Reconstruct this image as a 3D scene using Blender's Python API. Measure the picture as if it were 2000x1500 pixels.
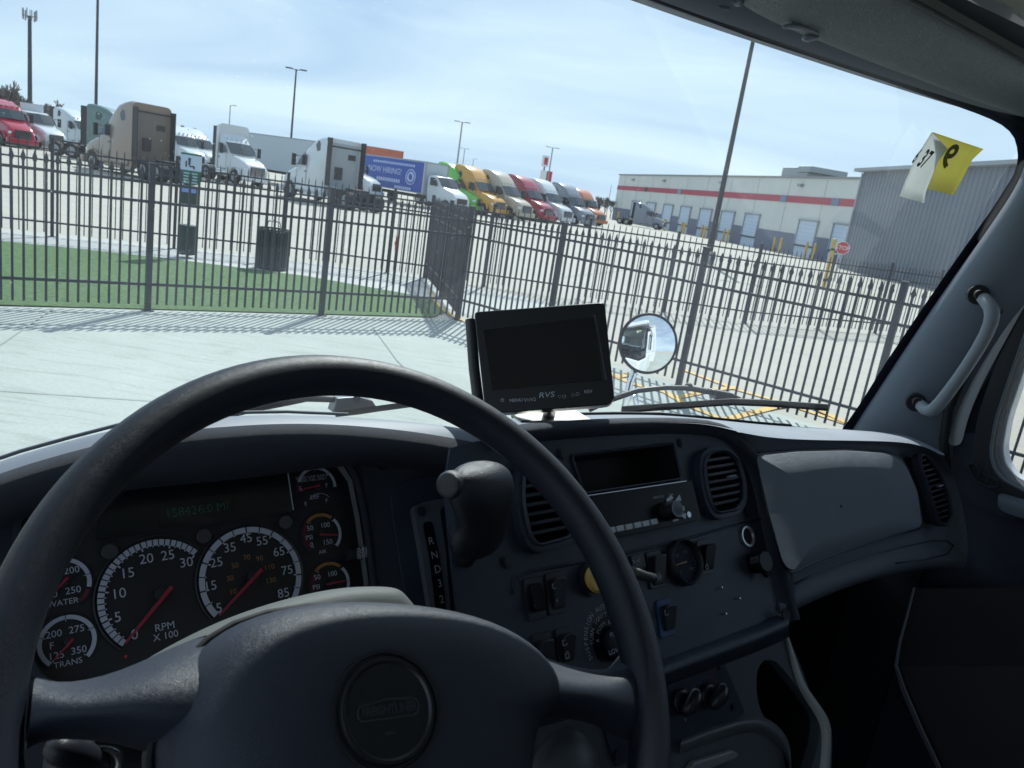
import bpy, bmesh, math, random
from mathutils import Vector, Matrix
from math import sin, cos, tan, radians, pi, hypot, atan2, sqrt
random.seed(7)
for o in list(bpy.data.objects): bpy.data.objects.remove(o)
S = bpy.context.scene
C = S.collection

# ------------------------------------------------------------ camera, world, sun, exposure
H = 2.3                                    # eye height above the ground, metres
PITCH, ROLL, FPX = radians(13.8), radians(8.7), 1500.0
_F = Vector((0, cos(PITCH), -sin(PITCH))); _U = Vector((0, sin(PITCH), cos(PITCH))); _R = Vector((1, 0, 0))
R2 = _R*cos(ROLL) + _U*sin(ROLL); U2 = _U*cos(ROLL) - _R*sin(ROLL)
cd = bpy.data.cameras.new('camera'); cam = bpy.data.objects.new('camera', cd); C.objects.link(cam)
cd.sensor_width = 36; cd.lens = 27.0; cd.clip_start = .03; cd.clip_end = 6000
Mx = Matrix((R2, U2, -_F)).transposed().to_4x4(); Mx.translation = Vector((0, 0, H)); cam.matrix_world = Mx
S.camera = cam
cd.dof.use_dof = True; cd.dof.focus_distance = 1.0; cd.dof.aperture_fstop = 20
SUN_AZ, SUN_EL = radians(6), radians(46)
sunv = Vector((sin(SUN_AZ)*cos(SUN_EL), cos(SUN_AZ)*cos(SUN_EL), sin(SUN_EL)))
sl = bpy.data.lights.new('sun', 'SUN'); sl.energy = 4.2; sl.angle = radians(.5); sl.color = (1, .97, .92)
so = bpy.data.objects.new('sun', sl); C.objects.link(so); so.rotation_euler = sunv.to_track_quat('Z', 'Y').to_euler()
W = bpy.data.worlds.new('World'); S.world = W; W.use_nodes = True
nt = W.node_tree; nt.nodes.clear()
def N(nt, t, **k):
    n = nt.nodes.new(t)
    for a, b in k.items():
        if a in n.inputs: n.inputs[a].default_value = b
        else: setattr(n, a, b)
    return n
sky = N(nt, 'ShaderNodeTexSky'); sky.sky_type = 'NISHITA'; sky.sun_disc = False
sky.sun_elevation = SUN_EL; sky.sun_rotation = SUN_AZ; sky.air_density = 1.0; sky.dust_density = 1.0; sky.ozone_density = 1.6
tc = N(nt, 'ShaderNodeTexCoord'); mp = N(nt, 'ShaderNodeMapping'); mp.inputs['Scale'].default_value = (1.1, 1.6, 7.0); mp.inputs['Rotation'].default_value = (.12, .1, .3)
ns = N(nt, 'ShaderNodeTexNoise', Scale=1.3, Detail=5.0, Roughness=.5, Distortion=.8)
cr = N(nt, 'ShaderNodeValToRGB'); cr.color_ramp.elements[0].position = .36; cr.color_ramp.elements[1].position = .68
cl = N(nt, 'ShaderNodeMix', data_type='RGBA'); cl.inputs['A'].default_value = (4.9, 6.6, 9.0, 1); cl.inputs['B'].default_value = (7.9, 9.4, 10.5, 1)
mix = N(nt, 'ShaderNodeMix', data_type='RGBA')
sx = N(nt, 'ShaderNodeSeparateXYZ'); ab = N(nt, 'ShaderNodeMath', operation='ABSOLUTE')
mr = N(nt, 'ShaderNodeMapRange'); mr.inputs[1].default_value = 0; mr.inputs[2].default_value = .6; mr.inputs[3].default_value = .97; mr.inputs[4].default_value = .6
bg = N(nt, 'ShaderNodeBackground'); bg.inputs['Strength'].default_value = .085
wo = N(nt, 'ShaderNodeOutputWorld')
L = nt.links.new
L(tc.outputs['Generated'], mp.inputs['Vector']); L(mp.outputs[0], ns.inputs['Vector']); L(ns.outputs['Fac'], cr.inputs['Fac'])
L(cr.outputs['Color'], cl.inputs['Factor']); L(tc.outputs['Generated'], sx.inputs[0]); L(sx.outputs['Z'], ab.inputs[0]); L(ab.outputs[0], mr.inputs[0]); L(mr.outputs[0], mix.inputs['Factor'])
L(sky.outputs[0], mix.inputs['A']); L(cl.outputs['Result'], mix.inputs['B'])
L(mix.outputs['Result'], bg.inputs['Color']); L(bg.outputs[0], wo.inputs['Surface'])
vs = S.view_settings; vs.view_transform = 'Standard'; vs.look = 'None'; vs.gamma = 1; vs.exposure = .34

# ------------------------------------------------------------ helpers
def ray(x, y):
    return (_F*FPX + R2*(x-1000) - U2*(y-750)).normalized()
def gp(x, y, z=0.0):                       # where a line of sight meets the level z
    v = ray(x, y); return Vector((0, 0, H)) + v*((z-H)/v.z)
def pol(az, dist, z=0.0):                  # bearing in degrees, distance in metres
    a = radians(az); return Vector((sin(a)*dist, cos(a)*dist, z))

MATS = {}
def mat(name, col=(.5, .5, .5), rough=.6, metal=0.0, spec=.5, bump=0.0, bscale=200.0, var=0.0, vscale=5.0, coat=0.0, emit=0.0, kind='noise', trans=0, tex='Object', bdist=.001):
    if name in MATS: return MATS[name]
    m = bpy.data.materials.new(name); m.use_nodes = True; t = m.node_tree; p = t.nodes['Principled BSDF']
    p.inputs['Base Color'].default_value = (*col, 1); p.inputs['Roughness'].default_value = rough
    p.inputs['Metallic'].default_value = metal; p.inputs['Specular IOR Level'].default_value = spec
    p.inputs['Coat Weight'].default_value = coat
    if emit:
        p.inputs['Emission Color'].default_value = (*col, 1); p.inputs['Emission Strength'].default_value = emit
    if trans: p.inputs['Transmission Weight'].default_value = trans
    c = N(t, 'ShaderNodeTexCoord')
    if var:
        n = N(t, 'ShaderNodeTexNoise', Scale=vscale, Detail=6.0, Roughness=.6)
        t.links.new(c.outputs[tex], n.inputs['Vector'])
        mr = N(t, 'ShaderNodeMapRange'); mr.inputs[1].default_value = .3; mr.inputs[2].default_value = .7
        mr.inputs[3].default_value = 1-var; mr.inputs[4].default_value = 1+var
        t.links.new(n.outputs['Fac'], mr.inputs[0])
        mm = N(t, 'ShaderNodeVectorMath', operation='SCALE'); mm.inputs[0].default_value = col
        t.links.new(mr.outputs[0], mm.inputs['Scale']); t.links.new(mm.outputs[0], p.inputs['Base Color'])
        m2 = N(t, 'ShaderNodeMapRange'); m2.inputs[1].default_value = .3; m2.inputs[2].default_value = .7
        m2.inputs[3].default_value = max(.02, rough-.12*var*3); m2.inputs[4].default_value = min(1, rough+.12*var*3)
        t.links.new(n.outputs['Fac'], m2.inputs[0]); t.links.new(m2.outputs[0], p.inputs['Roughness'])
    if bump:
        b = N(t, 'ShaderNodeBump', Strength=bump, Distance=bdist)
        if kind == 'leather':
            v = N(t, 'ShaderNodeTexVoronoi', Scale=bscale); v.feature = 'DISTANCE_TO_EDGE'
            n1 = N(t, 'ShaderNodeTexNoise', Scale=bscale*.25, Detail=3.0)
            mpn = N(t, 'ShaderNodeMapping'); mpn.inputs['Scale'].default_value = (1, .55, 1)
            t.links.new(c.outputs[tex], mpn.inputs['Vector'])
            av = N(t, 'ShaderNodeMix', data_type='VECTOR'); av.inputs['Factor'].default_value = .05
            t.links.new(c.outputs[tex], n1.inputs['Vector'])
            t.links.new(mpn.outputs[0], av.inputs['A']); t.links.new(n1.outputs['Color'], av.inputs['B'])
            t.links.new(av.outputs['Result'], v.inputs['Vector'])
            mrl = N(t, 'ShaderNodeMapRange'); mrl.interpolation_type = 'SMOOTHSTEP'; mrl.inputs[1].default_value = 0; mrl.inputs[2].default_value = .28
            t.links.new(v.outputs['Distance'], mrl.inputs[0]); t.links.new(mrl.outputs[0], b.inputs['Height'])
        else:
            n2 = N(t, 'ShaderNodeTexNoise', Scale=bscale, Detail=3.0); t.links.new(c.outputs[tex], n2.inputs['Vector'])
            t.links.new(n2.outputs['Fac'], b.inputs['Height'])
        t.links.new(b.outputs[0], p.inputs['Normal'])
    MATS[name] = m; return m

def tag(o, label=None, cat=None, group=None, kind=None):
    if label: o['label'] = label
    if cat: o['category'] = cat
    if group: o['group'] = group
    if kind: o['kind'] = kind
    return o
def empty(name, loc=(0, 0, 0), rz=0.0, **k):
    o = bpy.data.objects.new(name, None); C.objects.link(o); o.location = loc; o.rotation_euler = (0, 0, rz); o.empty_display_size = .1
    return tag(o, **k)

class MB:
    """collects shapes and links them as one mesh object"""
    def __init__(s): s.v = []; s.f = []; s.m = []
    def add(s, vs, fs, mi=0):
        b = len(s.v); s.v += [Vector(v) for v in vs]
        for f in fs: s.f.append([b+i for i in f]); s.m.append(mi)
        return s
    def box(s, c, size, mi=0, rz=0.0, M=None):
        x, y, z = [q/2 for q in size]
        vs = [Vector((a*x, b*y, d*z)) for a in (-1, 1) for b in (-1, 1) for d in (-1, 1)]
        if rz: vs = [Matrix.Rotation(rz, 3, 'Z') @ v for v in vs]
        if M: vs = [M @ v for v in vs]
        vs = [v+Vector(c) for v in vs]
        return s.add(vs, [(0, 1, 3, 2), (4, 6, 7, 5), (0, 4, 5, 1), (2, 3, 7, 6), (0, 2, 6, 4), (1, 5, 7, 3)], mi)
    def tube(s, pts, r, n=8, mi=0, caps=True, closed=False):
        pts = [Vector(p) for p in pts]; k = len(pts); rr = r if isinstance(r, (list, tuple)) else [r]*k
        rings = []; prev = None
        for i, p in enumerate(pts):
            if closed: d = pts[(i+1) % k]-pts[i-1]
            else: d = pts[min(i+1, k-1)]-pts[max(i-1, 0)]
            d.normalize()
            if prev is None:
                a = Vector((0, 0, 1)) if abs(d.z) < .9 else Vector((1, 0, 0))
                e = d.cross(a).normalized()
            else: e = (prev-d*prev.dot(d)).normalized()
            prev = e; g = d.cross(e)
            rings.append([p+(e*cos(2*pi*j/n)+g*sin(2*pi*j/n))*rr[i] for j in range(n)])
        vs = [v for q in rings for v in q]; fs = []
        for i in range(k if closed else k-1):
            i2 = (i+1) % k
            for j in range(n):
                j2 = (j+1) % n; fs.append((i*n+j, i*n+j2, i2*n+j2, i2*n+j))
        if caps and not closed: fs += [tuple(range(n))[::-1], tuple((k-1)*n+j for j in range(n))]
        return s.add(vs, fs, mi)
    def cyl(s, a, b, r, n=16, mi=0, r2=None): return s.tube([a, b], [r, r if r2 is None else r2], n, mi)
    def grid(s, rows, mi=0, closed=False):
        k = len(rows[0]); vs = [v for r in rows for v in r]; fs = []
        for i in range(len(rows)-1):
            for j in range(k if closed else k-1):
                j2 = (j+1) % k; fs.append((i*k+j, i*k+j2, (i+1)*k+j2, (i+1)*k+j))
        return s.add(vs, fs, mi)
    def poly(s, pts, mi=0): return s.add(pts, [tuple(range(len(pts)))], mi)
    def prism(s, pts, d, mi=0):
        n = len(pts); d = Vector(d); pts = [Vector(p) for p in pts]
        return s.add(pts+[p+d for p in pts], [tuple(range(n)), tuple(range(n, 2*n))[::-1]]+[(i, (i+1) % n, n+(i+1) % n, n+i) for i in range(n)], mi)
    def sphere(s, c, r, n=12, mi=0, sc=(1, 1, 1)):
        c = Vector(c); rows = []
        for i in range(n+1):
            a = pi*i/n; rows.append([c+Vector((sin(a)*cos(2*pi*j/(2*n))*r*sc[0], sin(a)*sin(2*pi*j/(2*n))*r*sc[1], cos(a)*r*sc[2])) for j in range(2*n)])
        return s.grid(rows, mi, True)
    def build(s, name, mats, parent=None, smooth=0, bevel=0, sub=0, solid=0, loc=None, bseg=2):
        me = bpy.data.meshes.new(name); me.from_pydata([tuple(v) for v in s.v], [], s.f)
        if not isinstance(mats, (list, tuple)): mats = [mats]
        for m in mats: me.materials.append(m)
        for p, i in zip(me.polygons, s.m): p.material_index = i
        bm = bmesh.new(); bm.from_mesh(me)
        bmesh.ops.recalc_face_normals(bm, faces=bm.faces)
        bm.to_mesh(me); bm.free(); me.update()
        if smooth or sub:
            for p in me.polygons: p.use_smooth = True
            if smooth and smooth < 180: me.set_sharp_from_angle(angle=radians(smooth))
        o = bpy.data.objects.new(name, me); C.objects.link(o)
        if parent: o.parent = parent
        if loc is not None: o.location = loc
        if solid:
            q = o.modifiers.new('so', 'SOLIDIFY'); q.thickness = abs(solid); q.offset = -1 if solid > 0 else 1
        if sub:
            q = o.modifiers.new('su', 'SUBSURF'); q.levels = sub; q.render_levels = sub
        if bevel:
            q = o.modifiers.new('be', 'BEVEL'); q.width = bevel; q.segments = bseg; q.limit_method = 'ANGLE'; q.angle_limit = radians(40)
        return o

def circ(n, r, cx=0, cy=0, ry=None, a0=0):
    return [(cx+r*cos(2*pi*i/n+a0), cy+(ry or r)*sin(2*pi*i/n+a0)) for i in range(n)]
def rnd(P, r, n=5):                        # round the corners of a 2D polygon
    out = []; k = len(P)
    for i in range(k):
        a, b, c = Vector(P[i-1]), Vector(P[i]), Vector(P[(i+1) % k])
        rr = r[i] if isinstance(r, (list, tuple)) else r
        d1, d2 = a-b, c-b; q = min(rr, d1.length*.48, d2.length*.48)
        p1, p2 = b+d1.normalized()*q, b+d2.normalized()*q
        if q < 1e-6: out.append(tuple(b)); continue
        for j in range(n+1):
            t = j/n; out.append(tuple(p1*(1-t)**2+b*2*t*(1-t)+p2*t*t))
    return out
_tcache = {}
def text_mesh(s, size):
    """flat letter shapes, centred"""
    if (s,) not in _tcache:
        cu = bpy.data.curves.new('t', 'FONT'); cu.body = s.lstrip('*'); cu.offset = .03 if s[0] == '*' else 0; cu.size = 1; cu.align_x = 'CENTER'; cu.align_y = 'CENTER'; cu.resolution_u = 3
        o = bpy.data.objects.new('t', cu); C.objects.link(o)
        dg = bpy.context.evaluated_depsgraph_get(); me = o.evaluated_get(dg).to_mesh()
        _tcache[(s,)] = ([v.co.copy() for v in me.vertices], [list(p.vertices) for p in me.polygons])
        o.evaluated_get(dg).to_mesh_clear(); bpy.data.objects.remove(o)
    v, f = _tcache[(s,)]
    return [q*size for q in v], f
def put_text(mb, s, P, ex, ey, size, mi=0, rot=0.0, wide=1.0, flip=False):
    v, f = text_mesh(s, size); ex = Vector(ex); ey = Vector(ey)
    if rot: ex, ey = ex*cos(rot)+ey*sin(rot), ey*cos(rot)-ex*sin(rot)
    if flip: ex = -ex
    mb.add([Vector(P)+ex*(q.x*wide)+ey*q.y for q in v], f, mi)

# ------------------------------------------------------------ materials outside
def ground_mat(name, col, col2, stain, sc=.35, bump=.25):
    m = bpy.data.materials.new(name); m.use_nodes = True; t = m.node_tree; p = t.nodes['Principled BSDF']; l = t.links.new
    c = N(t, 'ShaderNodeTexCoord')
    n1 = N(t, 'ShaderNodeTexNoise', Scale=sc, Detail=8.0, Roughness=.65)
    n2 = N(t, 'ShaderNodeTexNoise', Scale=sc*3.1, Detail=5.0, Roughness=.55, Distortion=1.2)
    mp = N(t, 'ShaderNodeMapping'); mp.inputs['Rotation'].default_value = (0, 0, radians(39)); mp.inputs['Scale'].default_value = (1, 6, 1)
    n3 = N(t, 'ShaderNodeTexNoise', Scale=26.0, Detail=6.0, Roughness=.7)
    l(c.outputs['Object'], n1.inputs['Vector']); l(c.outputs['Object'], mp.inputs['Vector']); l(mp.outputs[0], n2.inputs['Vector']); l(c.outputs['Object'], n3.inputs['Vector'])
    r1 = N(t, 'ShaderNodeValToRGB'); r1.color_ramp.elements[0].position = .35; r1.color_ramp.elements[1].position = .68
    r1.color_ramp.elements[0].color = (*col2, 1); r1.color_ramp.elements[1].color = (*col, 1); l(n1.outputs['Fac'], r1.inputs['Fac'])
    r2 = N(t, 'ShaderNodeValToRGB'); r2.color_ramp.elements[0].position = .5; r2.color_ramp.elements[1].position = .78
    r2.color_ramp.elements[0].color = (0, 0, 0, 1); r2.color_ramp.elements[1].color = (.9, .9, .9, 1); l(n2.outputs['Fac'], r2.inputs['Fac'])
    mx = N(t, 'ShaderNodeMix', data_type='RGBA'); l(r2.outputs['Color'], mx.inputs['Factor']); l(r1.outputs['Color'], mx.inputs['A']); mx.inputs['B'].default_value = (*stain, 1)
    mr = N(t, 'ShaderNodeMapRange'); mr.inputs[1].default_value = .25; mr.inputs[2].default_value = .75; mr.inputs[3].default_value = .86; mr.inputs[4].default_value = 1.1; l(n3.outputs['Fac'], mr.inputs[0])
    vm = N(t, 'ShaderNodeVectorMath', operation='SCALE'); l(mx.outputs['Result'], vm.inputs[0]); l(mr.outputs[0], vm.inputs['Scale']); l(vm.outputs[0], p.inputs['Base Color'])
    b = N(t, 'ShaderNodeBump', Strength=bump, Distance=.004); l(n3.outputs['Fac'], b.inputs['Height']); l(b.outputs[0], p.inputs['Normal'])
    p.inputs['Roughness'].default_value = .85; p.inputs['Specular IOR Level'].default_value = .3
    return m
M_conc = ground_mat('concrete', (.46, .49, .455), (.37, .40, .37), (.31, .33, .295))
M_lot = ground_mat('lot_concrete', (.46, .44, .385), (.41, .395, .345), (.35, .335, .29), sc=.12)
M_walk = ground_mat('walk_concrete', (.50, .51, .49), (.45, .46, .44), (.38, .39, .38), sc=.5)
M_joint = mat('joint_sealant', (.33, .345, .32), .9)
M_mark = mat('tyre_rub', (.375, .40, .37), .9, var=.12, vscale=3)
M_turf = mat('artificial_turf', (.13, .215, .10), .9, bump=.9, bscale=160, var=.35, vscale=14, spec=.15, bdist=.02)
M_yel = mat('yellow_paint', (.62, .40, .12), .75, var=.2, vscale=4)
M_iron = mat('black_powder_coat', (.021, .026, .038), .48, var=.2, vscale=3)
M_tree = mat('bare_twigs', (.16, .145, .135), .9, var=.3)
M_gal = mat('galvanised_steel', (.30, .32, .33), .45, metal=.6)
M_pole = mat('bronze_pole', (.045, .045, .05), .5)
M_rub = mat('tyre_rubber', (.02, .02, .022), .85)
M_chr = mat('chrome', (.8, .82, .85), .12, metal=1)
M_glassd = mat('dark_vehicle_glass', (.03, .045, .055), .08, spec=.8)
M_dkpl = mat('dark_vehicle_plastic', (.025, .027, .032), .5)
M_hlamp = mat('headlamp_lens', (.7, .75, .8), .08, spec=.9)
M_chas = mat('chassis_black', (.02, .02, .025), .6)

# ------------------------------------------------------------ ground and markings (structure)
mb = MB(); mb.poly([(-2500, -2500, 0), (2500, -2500, 0), (2500, 2500, 0), (-2500, 2500, 0)])
tag(mb.build('ground', M_lot), kind='structure')
# nearer concrete of the service lane, up to the fence line
mb = MB(); pts = [(-30, -9.8), (-6.9, 8.95), (-5.13, 10.42), (-1.05, 13.6), (6.5, 7.6), (30, -10), (10, -30), (-12, -30)]
mb.poly([(x, y, .004) for x, y in pts]); tag(mb.build('service_lane', M_conc), kind='structure')
def ribbon(mb, pts, w, z=.012, mi=0):
    pts = [Vector((p[0], p[1], 0)) for p in pts]; a = []; b = []
    for i, p in enumerate(pts):
        d = (pts[min(i+1, len(pts)-1)]-pts[max(i-1, 0)]).normalized(); n = Vector((-d.y, d.x, 0))*w/2
        a.append(p+n+Vector((0, 0, z))); b.append(p-n+Vector((0, 0, z)))
    mb.grid([a, b], mi)
mb = MB()
for px in ([(0, 765), (150, 775), (300, 785), (600, 806)], [(0, 676), (105, 604)], [(728, 640), (775, 705), (900, 830)]):
    ribbon(mb, [gp(*q) for q in px], .014)
for k in range(-6, 9):
    ribbon(mb, [(k*9.0-8, 24), (k*9.0+30, 120)], .03)
tag(mb.build('ground_joints', M_joint), kind='structure')
# turf lawn of the dog run, paved strip behind it, yellow edge
turf = [(-40, -17.0), (-7.11, 8.83), (-5.13, 10.42), (-3.15, 12.0), (-1.55, 13.28)]
tb = [gp(868, 612), gp(856, 597), gp(848, 588), gp(820, 580), gp(600, 541), gp(300, 503), gp(0, 472), Vector((-24, 9.5, 0)), Vector((-60, -5, 0))]
mb = MB(); mb.poly([(x, y, .02) for x, y in turf]+[(p.x, p.y, .02) for p in tb])
tag(mb.build('turf', M_turf), kind='structure')
mb = MB(); mb.poly([(-30, 3.0, .006), (-24, 9.2, .006)]+[(p.x, p.y-.3, .006) for p in tb[6:2:-1]]+[(-.9, 14.0, .006), (1.0, 17.6, .006), (-3, 18.9, .006), (-8.2, 17.4, .006), (-13, 15.2, .006), (-30, 8, .006)][:])
tag(mb.build('dog_run_path', M_walk), kind='structure')
mb = MB(); ribbon(mb, [gp(*q) for q in ((840, 570), (848, 588), (862, 603), (878, 616), (900, 627), (930, 637), (960, 648))], .09, .03)
tag(mb.build('yellow_kerb_edge', M_yel), kind='structure')
mb = MB()
for i, px in enumerate(([(1326, 720), (1438, 762), (1516, 784), (1660, 832)], [(1195, 735), (1241, 753), (1300, 768), (1345, 795), (1415, 822)], [(1321, 778), (1398, 762), (1440, 758)],
           [(1415, 822), (1509, 798), (1570, 790)], [(1203, 739), (1240, 730)], [(960, 648), (1100, 690), (1203, 737)], [(1570, 790), (1660, 832)], [(1560, 540), (1750, 590)], [(1000, 610), (1100, 628)])):
    ribbon(mb, [gp(*q) for q in px], .12, .014+.0015*i)
tag(mb.build('yellow_ground_markings', M_yel), kind='structure')

# ------------------------------------------------------------ iron fences
def fence(name, label, posts, rails=(1.73, 1.48, .37), tip=1.93, sp=.12, pw=.076, bar=.027, ph=1.97, spear=True, group='black iron fences'):
    root = empty(name, (posts[0][0], posts[0][1], 0), label=label, cat='fence', group=group); o0 = Vector((posts[0][0], posts[0][1], 0)); pm = None
    P = [Vector((x, y, 0)) for x, y in posts]
    for i, p in enumerate(P):
        d = (P[min(i+1, len(P)-1)]-P[max(0, i-1)]).normalized(); a = atan2(d.y, d.x)
        if pm is None:
            mb = MB(); mb.box((0, 0, ph/2), (pw, pw, ph)); mb.box((0, 0, ph+.008), (pw+.012, pw+.012, .02)); mb.box((0, 0, .006), (.15, .15, .012))
            pm = mb.build('fence_post', M_iron, root, bevel=.003); q = pm
        else: q = pm.copy(); C.objects.link(q); q.parent = root
        q.location = p-o0; q.rotation_euler = (0, 0, a)
        if i < len(P)-1:
            L_ = (P[i+1]-p).length; ang = atan2((P[i+1]-p).y, (P[i+1]-p).x); mb = MB()
            for z in rails: mb.box((L_/2, 0, z), (L_-pw, .036, .036))
            n = max(2, round(L_/sp)); s = L_/n
            for k in range(1, n):
                x = k*s; mb.box((x, 0, (tip-.1+.09)/2), (bar, bar*.8, tip-.1-.09))
                if spear:
                    zz = tip-.12; w = .030
                    mb.add([(x-bar/2, -.010, zz), (x+bar/2, -.010, zz), (x+w, -.005, zz+.045), (x, 0, tip+.03), (x-w, -.005, zz+.045), (x-bar/2, .010, zz), (x+bar/2, .010, zz), (x+w, .005, zz+.045), (x-w, .005, zz+.045)],
                           [(0, 1, 2, 3, 4), (5, 6, 7, 3, 8), (1, 6, 7, 2), (2, 7, 3), (3, 8, 4), (4, 8, 5, 0)])
                else: mb.add([(x-.012, -.01, tip-.1), (x+.012, -.01, tip-.1), (x+.012, .01, tip-.1), (x-.012, .01, tip-.1), (x, 0, tip)], [(0, 1, 4), (1, 2, 4), (2, 3, 4), (3, 0, 4)])
            q = mb.build('fence_panel', M_iron, root); q.location = p-o0; q.rotation_euler = (0, 0, ang)
    return root
c0 = (-1.13, 13.45)
fence('iron_fence', 'black iron fence in front of the green turf, running left from the corner post', [c0, (-3.151, 11.946), (-5.132, 10.362), (-7.11, 8.78), (-9.09, 7.2)])
fence('iron_fence', 'black spear topped iron fence on the right, behind the round mirror', [c0, (.44, 12.22), (2.35, 10.72), (4.36, 9.15), (6.3, 7.63), (8.3, 6.05), (10.3, 4.5)])
fence('iron_fence', 'short black iron fence seen edge on at the far end of the turf', [c0, (-1.75, 15.9), (-2.5, 18.66)], sp=.11)
fence('iron_fence', 'low looking far iron fence behind the waste bins and the paved strip', [(-14.3, 13.8), (-12.1, 14.95), (-10, 16.02), (-7.9, 17.05), (-5.8, 18.1), (-3.4, 18.55), (-1.05, 18.85), (1.3, 19.1), (3.5, 19.3), (5.6, 19.5), (7.86, 20.6), (9.9, 21.75), (11.9, 22.9), (14.0, 24.1)], tip=1.97, ph=1.99, spear=False, sp=.15, bar=.02, pw=.065, rails=(1.78, 1.55, .30))

# ------------------------------------------------------------ dog run furniture
M_bin = mat('dark_green_steel', (.02, .045, .045), .5, var=.15)
M_sgw = mat('sign_white', (.62, .68, .85), .5); M_sgg = mat('sign_green', (.02, .17, .12), .5); M_blu = mat('pale_blue_plastic', (.25, .35, .8), .5)
p = pol(-24.0, 17.6); r = empty('dog_waste_station', p, radians(12), label='dog waste station: green and white sign above a small dark bin', cat='waste station')
mb = MB(); mb.box((0, 0, 1.0), (.05, .05, 2.0)); mb.build('post', M_gal, r)
mb = MB(); mb.box((0, -.04, 1.93), (.40, .02, .30), 0); mb.box((0, -.04, 1.64), (.40, .02, .28), 1); mb.box((0, -.04, 2.1), (.40, .02, .04), 1)
for x, z, w, h in ((-.03, 2.0, .05, .05), (-.03, 1.93, .04, .1), (.02, 1.86, .10, .03), (.06, 1.84, .03, .06), (-.09, 1.9, .03, .12)): mb.box((x, -.053, z), (w, .006, h), 2)
for z in (1.72, 1.66, 1.6, 1.54): mb.box((0, -.053, z), (.26, .006, .018), 0)
mb.build('sign_panel', [M_sgw, M_sgg, M_pole], r)
mb = MB(); mb.box((0, -.07, 1.28), (.30, .1, .36)); mb.build('bag_dispenser', M_bin, r, bevel=.01)
mb = MB(); mb.box((0, -.125, 1.40), (.27, .02, .12)); mb.build('dispenser_label', M_blu, r)
mb = MB(); mb.cyl((0, -.12, .08), (0, -.12, .66), .17, 20); mb.cyl((0, -.12, .66), (0, -.12, .68), .18, 20); mb.build('bin', M_bin, r, smooth=40)
p = pol(-18.5, 17.1); r = empty('trash_can', p, label='round dark green slatted litter bin beside the far fence', cat='litter bin')
mb = MB()
for k in range(28):
    a = 2*pi*k/28; mb.box((cos(a)*.31, sin(a)*.31, .43), (.045, .012, .8), rz=a+pi/2)
mb.tube([(cos(2*pi*k/24)*.325, sin(2*pi*k/24)*.325, .84) for k in range(24)], .02, 6, closed=True); mb.tube([(cos(2*pi*k/24)*.32, sin(2*pi*k/24)*.32, .06) for k in range(24)], .018, 6, closed=True)
mb.build('slatted_shell', M_bin, r)
mb = MB(); mb.cyl((0, 0, .04), (0, 0, .8), .27, 20); mb.build('liner', M_dkpl, r, smooth=40)
mb = MB(); mb.tube([(-.14, 0, .84), (-.13, 0, .98), (0, 0, 1.03), (.13, 0, .98), (.14, 0, .84)], .012, 6); mb.cyl((0, 0, 1.0), (0, 0, 1.02), .12, 16); mb.build('lid_hoop', M_gal, r)
p = pol(-9.9, 16.9); r = empty('marker_stake', p, label='thin marker stake with a red top between the bin and the fence corner', cat='stake')
mb = MB(); mb.cyl((0, 0, 0), (0, 0, .75), .012, 8); mb.build('stake', M_pole, r)
mb = MB(); mb.cyl((0, 0, .75), (0, 0, 1.05), .03, 10); mb.cyl((0, 0, .86), (0, 0, .94), .045, 10); mb.build('red_cap', mat('red_plastic', (.45, .03, .03), .5), r)

# ------------------------------------------------------------ light poles, mast, stop sign
def light_pole(az, dist, h, arms, label, r0=.12, mat_=M_pole, span=.9, name='light_pole', base=True, az_arm=0.0):
    r = empty(name, pol(az, dist), az_arm, label=label, cat='light pole', group='lot light poles')
    mb = MB(); mb.tube([(0, 0, .6), (0, 0, h)], [r0, r0*.62], 10); mb.build('pole', mat_, r, smooth=40)
    if base: mb = MB(); mb.cyl((0, 0, 0), (0, 0, .7), r0*2.4, 14); mb.build('base', M_walk, r, smooth=40)
    if arms:
        for s in ((-1, 1) if arms == 2 else (1,)):
            mb = MB(); mb.tube([(0, 0, h-.08), (s*span*.5, 0, h)], .045, 6); mb.box((s*span*.8, 0, h+.02), (span*.75, .34, .12)); mb.build('lamp_head', mat_, r, bevel=.03)
    return r
light_pole(-29.65, 70, 13.5, 2, 'tall dark light pole behind the teal truck, its top out of frame', .13)
light_pole(-17.8, 88, 11.3, 2, 'light pole with twin heads above the long white trailer', .13, az_arm=.2)
light_pole(-21.8, 150, 9.8, 1, 'small single head light pole above the white day cab', .12, M_gal)
light_pole(-6.28, 105, 10.2, 2, 'light pole with twin heads above the green truck', .14, M_gal, az_arm=.1)
light_pole(-5.87, 190, 10.8, 2, 'small distant light pole above the yellow truck', .14, M_gal)
light_pole(-5.16, 230, 10.2, 1, 'smallest distant light pole right of the green truck', .13, M_gal)
light_pole(.33, 120, 9.75, 2, 'light pole with twin heads beside the red roadside sign', .14, M_gal)
light_pole(4.9, 180, 7.4, 0, 'thin distant bare pole at the end of the truck row', .09, M_gal)
light_pole(12.58, 48, 13.5, 2, 'thick dark light pole leaning up through the right of the windscreen', .17)
r = empty('cell_tower', pol(-33.15, 170), label='slim cell tower mast with a ring of antennas at its top', cat='mast')
mb = MB(); mb.tube([(0, 0, 0), (0, 0, 19.6)], [.42, .3], 10); mb.build('mast', M_pole, r, smooth=40)
mb = MB()
for k in range(9):
    a = 2*pi*k/9; mb.box((cos(a)*1.05, sin(a)*1.05, 19.7+.25*(k % 2)), (.2, .12, 1.7), rz=a)
    mb.tube([(0, 0, 19.6), (cos(a)*1.2, sin(a)*1.2, 19.6)], .05, 5)
mb.build('antenna_ring', M_gal, r)
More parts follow.
